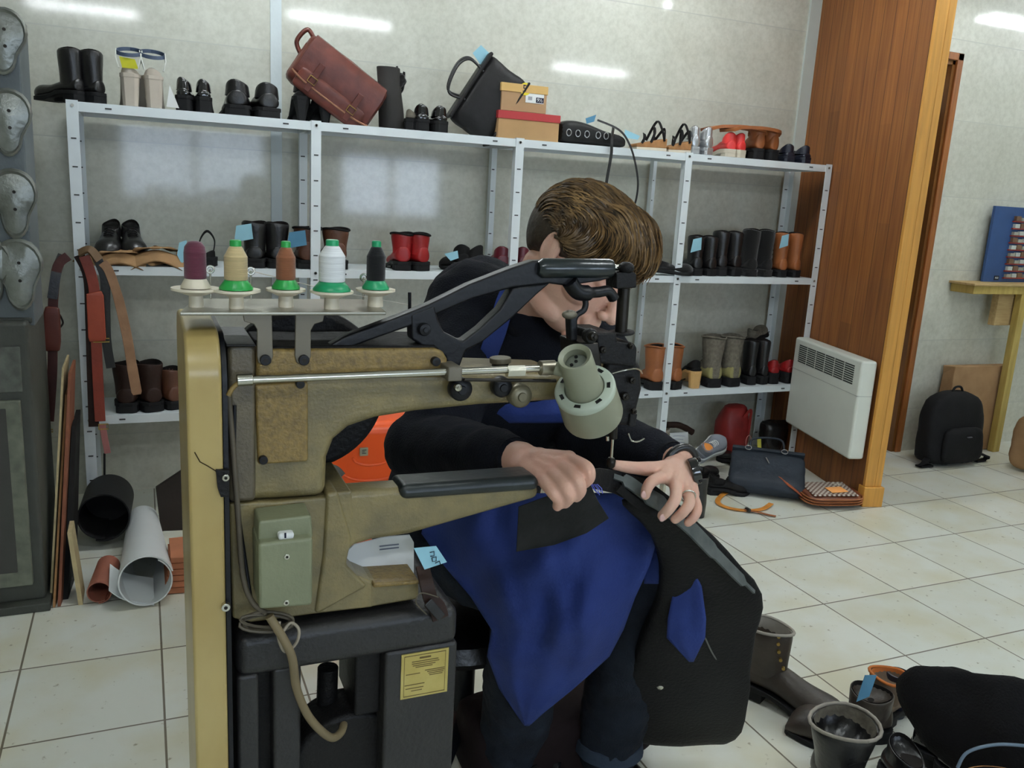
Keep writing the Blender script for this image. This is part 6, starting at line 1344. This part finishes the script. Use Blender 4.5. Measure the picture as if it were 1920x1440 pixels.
def cloth(rows, nc=28, sub=5, fold=.012):
    m = MB(); grid = []
    for i in range(len(rows)-1):
        for k in range(sub if i < len(rows)-2 else sub+1):
            f = k/sub; a, b = rows[i], rows[i+1]; y_ = a[0]*(1-f)+b[0]*f; l_ = a[1]*(1-f)+b[1]*f; r_ = a[2]*(1-f)+b[2]*f
            r = []
            for j in range(nc+1):
                u = j/nc*(len(a[3])-1); q = min(int(u), len(a[3])-2); g = u-q; g = g*g*(3-2*g)
                ta = a[3][q]*(1-g)+a[3][q+1]*g; tb = b[3][q]*(1-g)+b[3][q+1]*g
                px = l_+(r_-l_)*j/nc; t_ = ta*(1-f)+tb*f
                t_ += fold*(noise.noise(V((px/95+y_/240, y_/150-px/400, 3)))+.4*noise.noise(V((px/40, y_/70, 9))))
                r.append(T(px, y_, t_))
            grid.append(r)
    o = len(m.v)
    for r in grid: m.v += r
    for i in range(len(grid)-1):
        for j in range(nc): m.f.append((o+i*(nc+1)+j, o+i*(nc+1)+j+1, o+(i+1)*(nc+1)+j+1, o+(i+1)*(nc+1)+j))
    return m
ap = wchild(cloth(rows, fold=.06), 'apron', AP, solid=.003, angle=180)
wchild(cloth([(985, 1195, 1290, (1.50, 1.47, 1.46)), (1040, 1204, 1288, (1.52, 1.48, 1.47)), (1094, 1208, 1262, (1.54, 1.52, 1.50))], 10, 5, .01), 'apron_fold', AP, ap, solid=.003, angle=180)
wchild(cloth([(1040, 1272, 1286, (1.48, 1.47, 1.46)), (1100, 1264, 1316, (1.50, 1.49, 1.48)), (1160, 1252, 1324, (1.53, 1.52, 1.50)), (1195, 1250, 1322, (1.56, 1.54, 1.53)), (1240, 1292, 1300, (1.575, 1.57, 1.57))], 10, 5, .01), 'apron_corner', AP, ap, solid=.003, angle=180)
wchild(MB().ribbon(spline([T(1000, 505, 1.50), T(975, 520, 1.44), T(950, 560, 1.43), T(932, 620, 1.43), T(912, 680, 1.45), T(902, 760, 1.52)]), .032, TW*.8-CR*.2, .003), 'apron_strap', AP, ap)
wchild(cloth([(745, 900, 1072, (1.50, 1.475, 1.475, 1.50)), (775, 915, 1068, (1.50, 1.475, 1.475, 1.50)), (792, 930, 1055, (1.52, 1.50, 1.50, 1.52))], 12, 4, .01), 'apron_bib', AP, ap, solid=.003, angle=180)
# watch and ring
wd = (Lwr-Lel).normalized(); wc = Lwr+d2*.006; hd_ = (T(1284, 914, 1.292)-Lwr).normalized()
ax = (wd+hd_*.25).normalized(); w1 = ax.orthogonal().normalized(); w2 = ax.cross(w1)
wt = wchild(MB().tube([wc+w1*.0275*math.cos(a_)+w2*.0265*math.sin(a_) for a_ in [2*math.pi*i/30 for i in range(31)]], .0065, n=8, cap=False), 'wristwatch', LEATHER_BLACK)
wf = T(1300, 884, 1.318); m = MB(); m.cyl(wf-CR*.006-CU*.001, wf+CR*.008+CU*.002, .021, n=28); m.build('watch_case', PATENT, wt, bevel=.002)
for k in range(8): MB().cyl(wf+CR*.006+(CU*math.cos(k)+CW*math.sin(k))*.019, wf+CR*.010+(CU*math.cos(k)+CW*math.sin(k))*.019, .003, n=8).build('bezel_stud', BLKM, wt)
rc_ = T(1290, 931, 1.270); rd_ = (T(1293, 940, 1.262)-T(1284, 914, 1.292)).normalized(); r1 = rd_.orthogonal().normalized(); r2 = rd_.cross(r1)
rg = wchild(MB().tube([rc_+r1*.0108*math.cos(a_)+r2*.0108*math.sin(a_) for a_ in [2*math.pi*i/24 for i in range(25)]], .0014, n=8, cap=False), 'finger_ring', CHR)
# fingernails
for (px, py, t_, dx, dy) in ((1242, 971, 1.2478, -.3, -.8), (1208, 927, 1.2535, -.4, -.8)):
    m = MB(); m.ell(T(px, py, t_), (.0055, .002, .006)); wchild(m, 'fingernail', mat('nail', (222, 178, 168), rough=.3))

# ================================================================== stool
sc_ = PV-V((0, 0, .15)); 
stl = thing('stool', 'black swivel work stool under the seated person', 'stool', (sc_.x, sc_.y, 0))
MB().lathe((sc_.x+.01, sc_.y-.02, sc_.z-.075), (0, 0, 1), [(.10, 0), (.175, .008), (.195, .03), (.185, .06), (.12, .072)], n=40).build('seat', LEATHER_BLACK, stl)
MB().cyl((sc_.x+.035, sc_.y-.03, .09), (sc_.x+.035, sc_.y-.03, sc_.z-.07), .025, n=20).build('column', BLKP, stl)
for k in range(5):
    a_ = 2*math.pi*k/5+.35; c = V((sc_.x+.035, sc_.y-.03, 0)); e = c+V((math.cos(a_)*.25, math.sin(a_)*.25, .055)); lg = MB().tube([c+V((0, 0, .10)), e], [.022, .014], n=8).build('leg', BLKP, stl)
    MB().cyl(e+V((-.01, 0, -.028)), e+V((.01, 0, -.028)), .026, n=16).build('caster', RUBBER, lg)

# ================================================================== the black leather bag being stitched
BAG = mat('bag_leather_black', (22, 21, 22), rough=.62, scale=8, var=.25, bump=.35, bscale=150)
GRL = mat('bag_lining_grey', (92, 96, 94), rough=.8, scale=30, rgb2=(70, 76, 74), bump=.3)
bag = thing('leather_bag', 'large black leather bag held under the needle, hanging down to the floor', 'bag', Zp(1290, 1395, 0))
m = MB(); rr = []
for py, l_, r_, t_, th in ((930, 1150, 1262, 1.33, .008), (960, 1180, 1290, 1.36, .012), (1000, 1222, 1330, 1.41, .02), (1060, 1240, 1396, 1.48, .03), (1110, 1232, 1434, 1.54, .036), (1160, 1216, 1428, 1.60, .04), (1210, 1190, 1404, 1.66, .042), (1290, 1168, 1404, 1.76, .045), (1350, 1160, 1398, 1.84, .042), (1385, 1172, 1380, 1.885, .030), (1394, 1200, 1350, 1.90, .012)):
    c = (T(l_, py, t_)+T(r_, py, t_))/2; hw = (T(r_, py, t_)-T(l_, py, t_)).length/2
    rr.append([c+CR*hw*sup(a_, .6)[0]+CW*th*sup(a_, .6)[1] for a_ in [2*math.pi*k/32 for k in range(32)]])
m.loft(rr).build('body', BAG, bag, sub=1, disp=.012, dscale=.12, angle=180)
m = MB(); P_ = [(972, 950, 1.185), (1040, 925, 1.165), (1105, 905, 1.170), (1122, 940, 1.20), (1142, 972, 1.24), (1100, 1000, 1.235), (1040, 1022, 1.22), (968, 1035, 1.21)]
m.prism([T(*p) for p in P_], CW*.003).build('flap', mat('bag_flap', (34, 34, 34), rough=.7, var=.25, scale=30, bump=.4), bag, bevel=.001)
m = MB(); m.loft([[T(px, py, t_), T(px2, py2, t2), T(px2, py2, t2)+CW*.006, T(px, py, t_)+CW*.006] for px, py, t_, px2, py2, t2 in ((1096, 882, 1.20, 1098, 915, 1.19), (1125, 878, 1.24, 1120, 918, 1.22), (1165, 884, 1.275, 1150, 925, 1.26), (1215, 900, 1.295, 1190, 945, 1.30), (1262, 936, 1.30, 1232, 968, 1.33), (1300, 985, 1.335, 1262, 1000, 1.38))])
m.build('edge_band', BAG, bag, bevel=.001)
MB().ribbon(spline([T(1150, 893, 1.262), T(1180, 905, 1.272), T(1215, 930, 1.286), T(1245, 948, 1.30), T(1290, 985, 1.335), T(1330, 1026, 1.375), T(1375, 1072, 1.425), T(1414, 1110, 1.475)]), [.008]*6+[.020]*10+[.026]*26+[.020]*10+[.006]*5, TW*.8+CU*.4+CR*.3, .004).build('grey_lining', GRL, bag)
MB().ribbon(spline([T(1160, 915, 1.25), T(1200, 948, 1.285), T(1232, 962, 1.30)]), .012, TW, .002).build('inner_fold', MATTE_BLACK, bag)
MB().tube(spline([T(1322, 1196, 1.565), T(1345, 1238, 1.64), T(1380, 1256, 1.67), T(1404, 1248, 1.69)]), .0016, n=6).build('seam_piping', mat('seam_grey2', (96, 96, 94), rough=.6), bag)
MB().ell(T(1237, 1284, 1.705), (.010, .010, .010)).build('stud', CHR, bag)
thr = MB()
for k in range(5): thr.tube([T(1108+3*k, 908, 1.18), T(1112+4*k, 916+2*(k % 2), 1.175), T(1118+3*k, 922+3*(k % 3), 1.178)], .0008, n=4)
thr.build('loose_thread', mat('blue_thread', (90, 100, 190), rough=.8), bag)['kind'] = 'stuff'

# ================================================================== behind the man
ORG = mat('orange_shell', (246, 92, 32), rough=.38, scale=4, var=.05, bump=0, coat=.2)
oc = Y(705, 870, 2.35); fz0 = 0
cs_ = thing('suitcase', 'bright orange hard shell suitcase standing behind the machine', 'suitcase', (oc.x, 2.42, 0))
xl_, xr_ = Y(585, 870, 2.35).x, Y(790, 900, 2.35).x; zt3 = Y(720, 795, 2.35).z
MB().b2((xl_, 2.36, .03), (xr_, 2.58, zt3)).build('shell', ORG, cs_, bevel=.035, seg=4)
for k in range(5):
    w_ = .05+.032*k; cc = V((xl_+(xr_-xl_)*.55, 2.357, zt3-.10))
    MB().tube([cc+V((w_*1.2*math.cos(a_), .004, w_*.55*math.sin(a_)-.03*k)) for a_ in [math.pi*1.0+math.pi*i/16 for i in range(17)]], .0045, n=8).build('ridge', ORG, cs_)
c = Y(683, 848, 2.35); MB().b2((c.x-.012, 2.352, c.z-.012), (c.x+.012, 2.362, c.z+.012)).build('badge', mat('badge_silver', (170, 166, 140), rough=.4, metal=.4), cs_, bevel=.001)
for k in range(3): MB().b2((c.x-.006, 2.3512, c.z+.005-.005*k), (c.x+.006-.004*(k % 2), 2.353, c.z+.0065-.005*k)).build('badge_mark', INK, cs_, smooth=False)
for dx in (.06, -.06): MB().cyl(((xl_+xr_)/2+dx-.012, 2.44, .03), ((xl_+xr_)/2+dx+.012, 2.44, .03), .028, n=20).build('wheel', RUBBER, cs_)
MB().ribbon(spline([Y(612, 874, 2.30), Y(630, 880, 2.30), Y(642, 892, 2.30)]), .02, (0, -1, .3), .004).build('side_strap', mat('strap_grey', (90, 88, 84), rough=.6), cs_)
REDP = mat('red_vinyl', (206, 36, 28), rough=.4, var=.08, bump=.05)
rs_ = thing('stool', 'low stool with a red padded seat mostly hidden behind the person', 'stool', Y(1170, 860, 2.35))
a_, b_ = Y(1062, 850, 2.35), Y(1272, 850, 2.35); zz = Y(1200, 832, 2.45).z
rs_.location = ((a_.x+b_.x)/2, 2.5, 0); WORG[rs_.name] = rs_.location.copy()
MB().b2((a_.x, 2.35, zz-.055), (b_.x, 2.6, zz)).build('seat', REDP, rs_, bevel=.012, seg=3)
for x_ in (a_.x+.03, b_.x-.03):
    for y_ in (2.38, 2.57): MB().cyl((x_, y_, 0), (x_, y_, zz-.05), .011, n=12).build('leg', CHR, rs_)
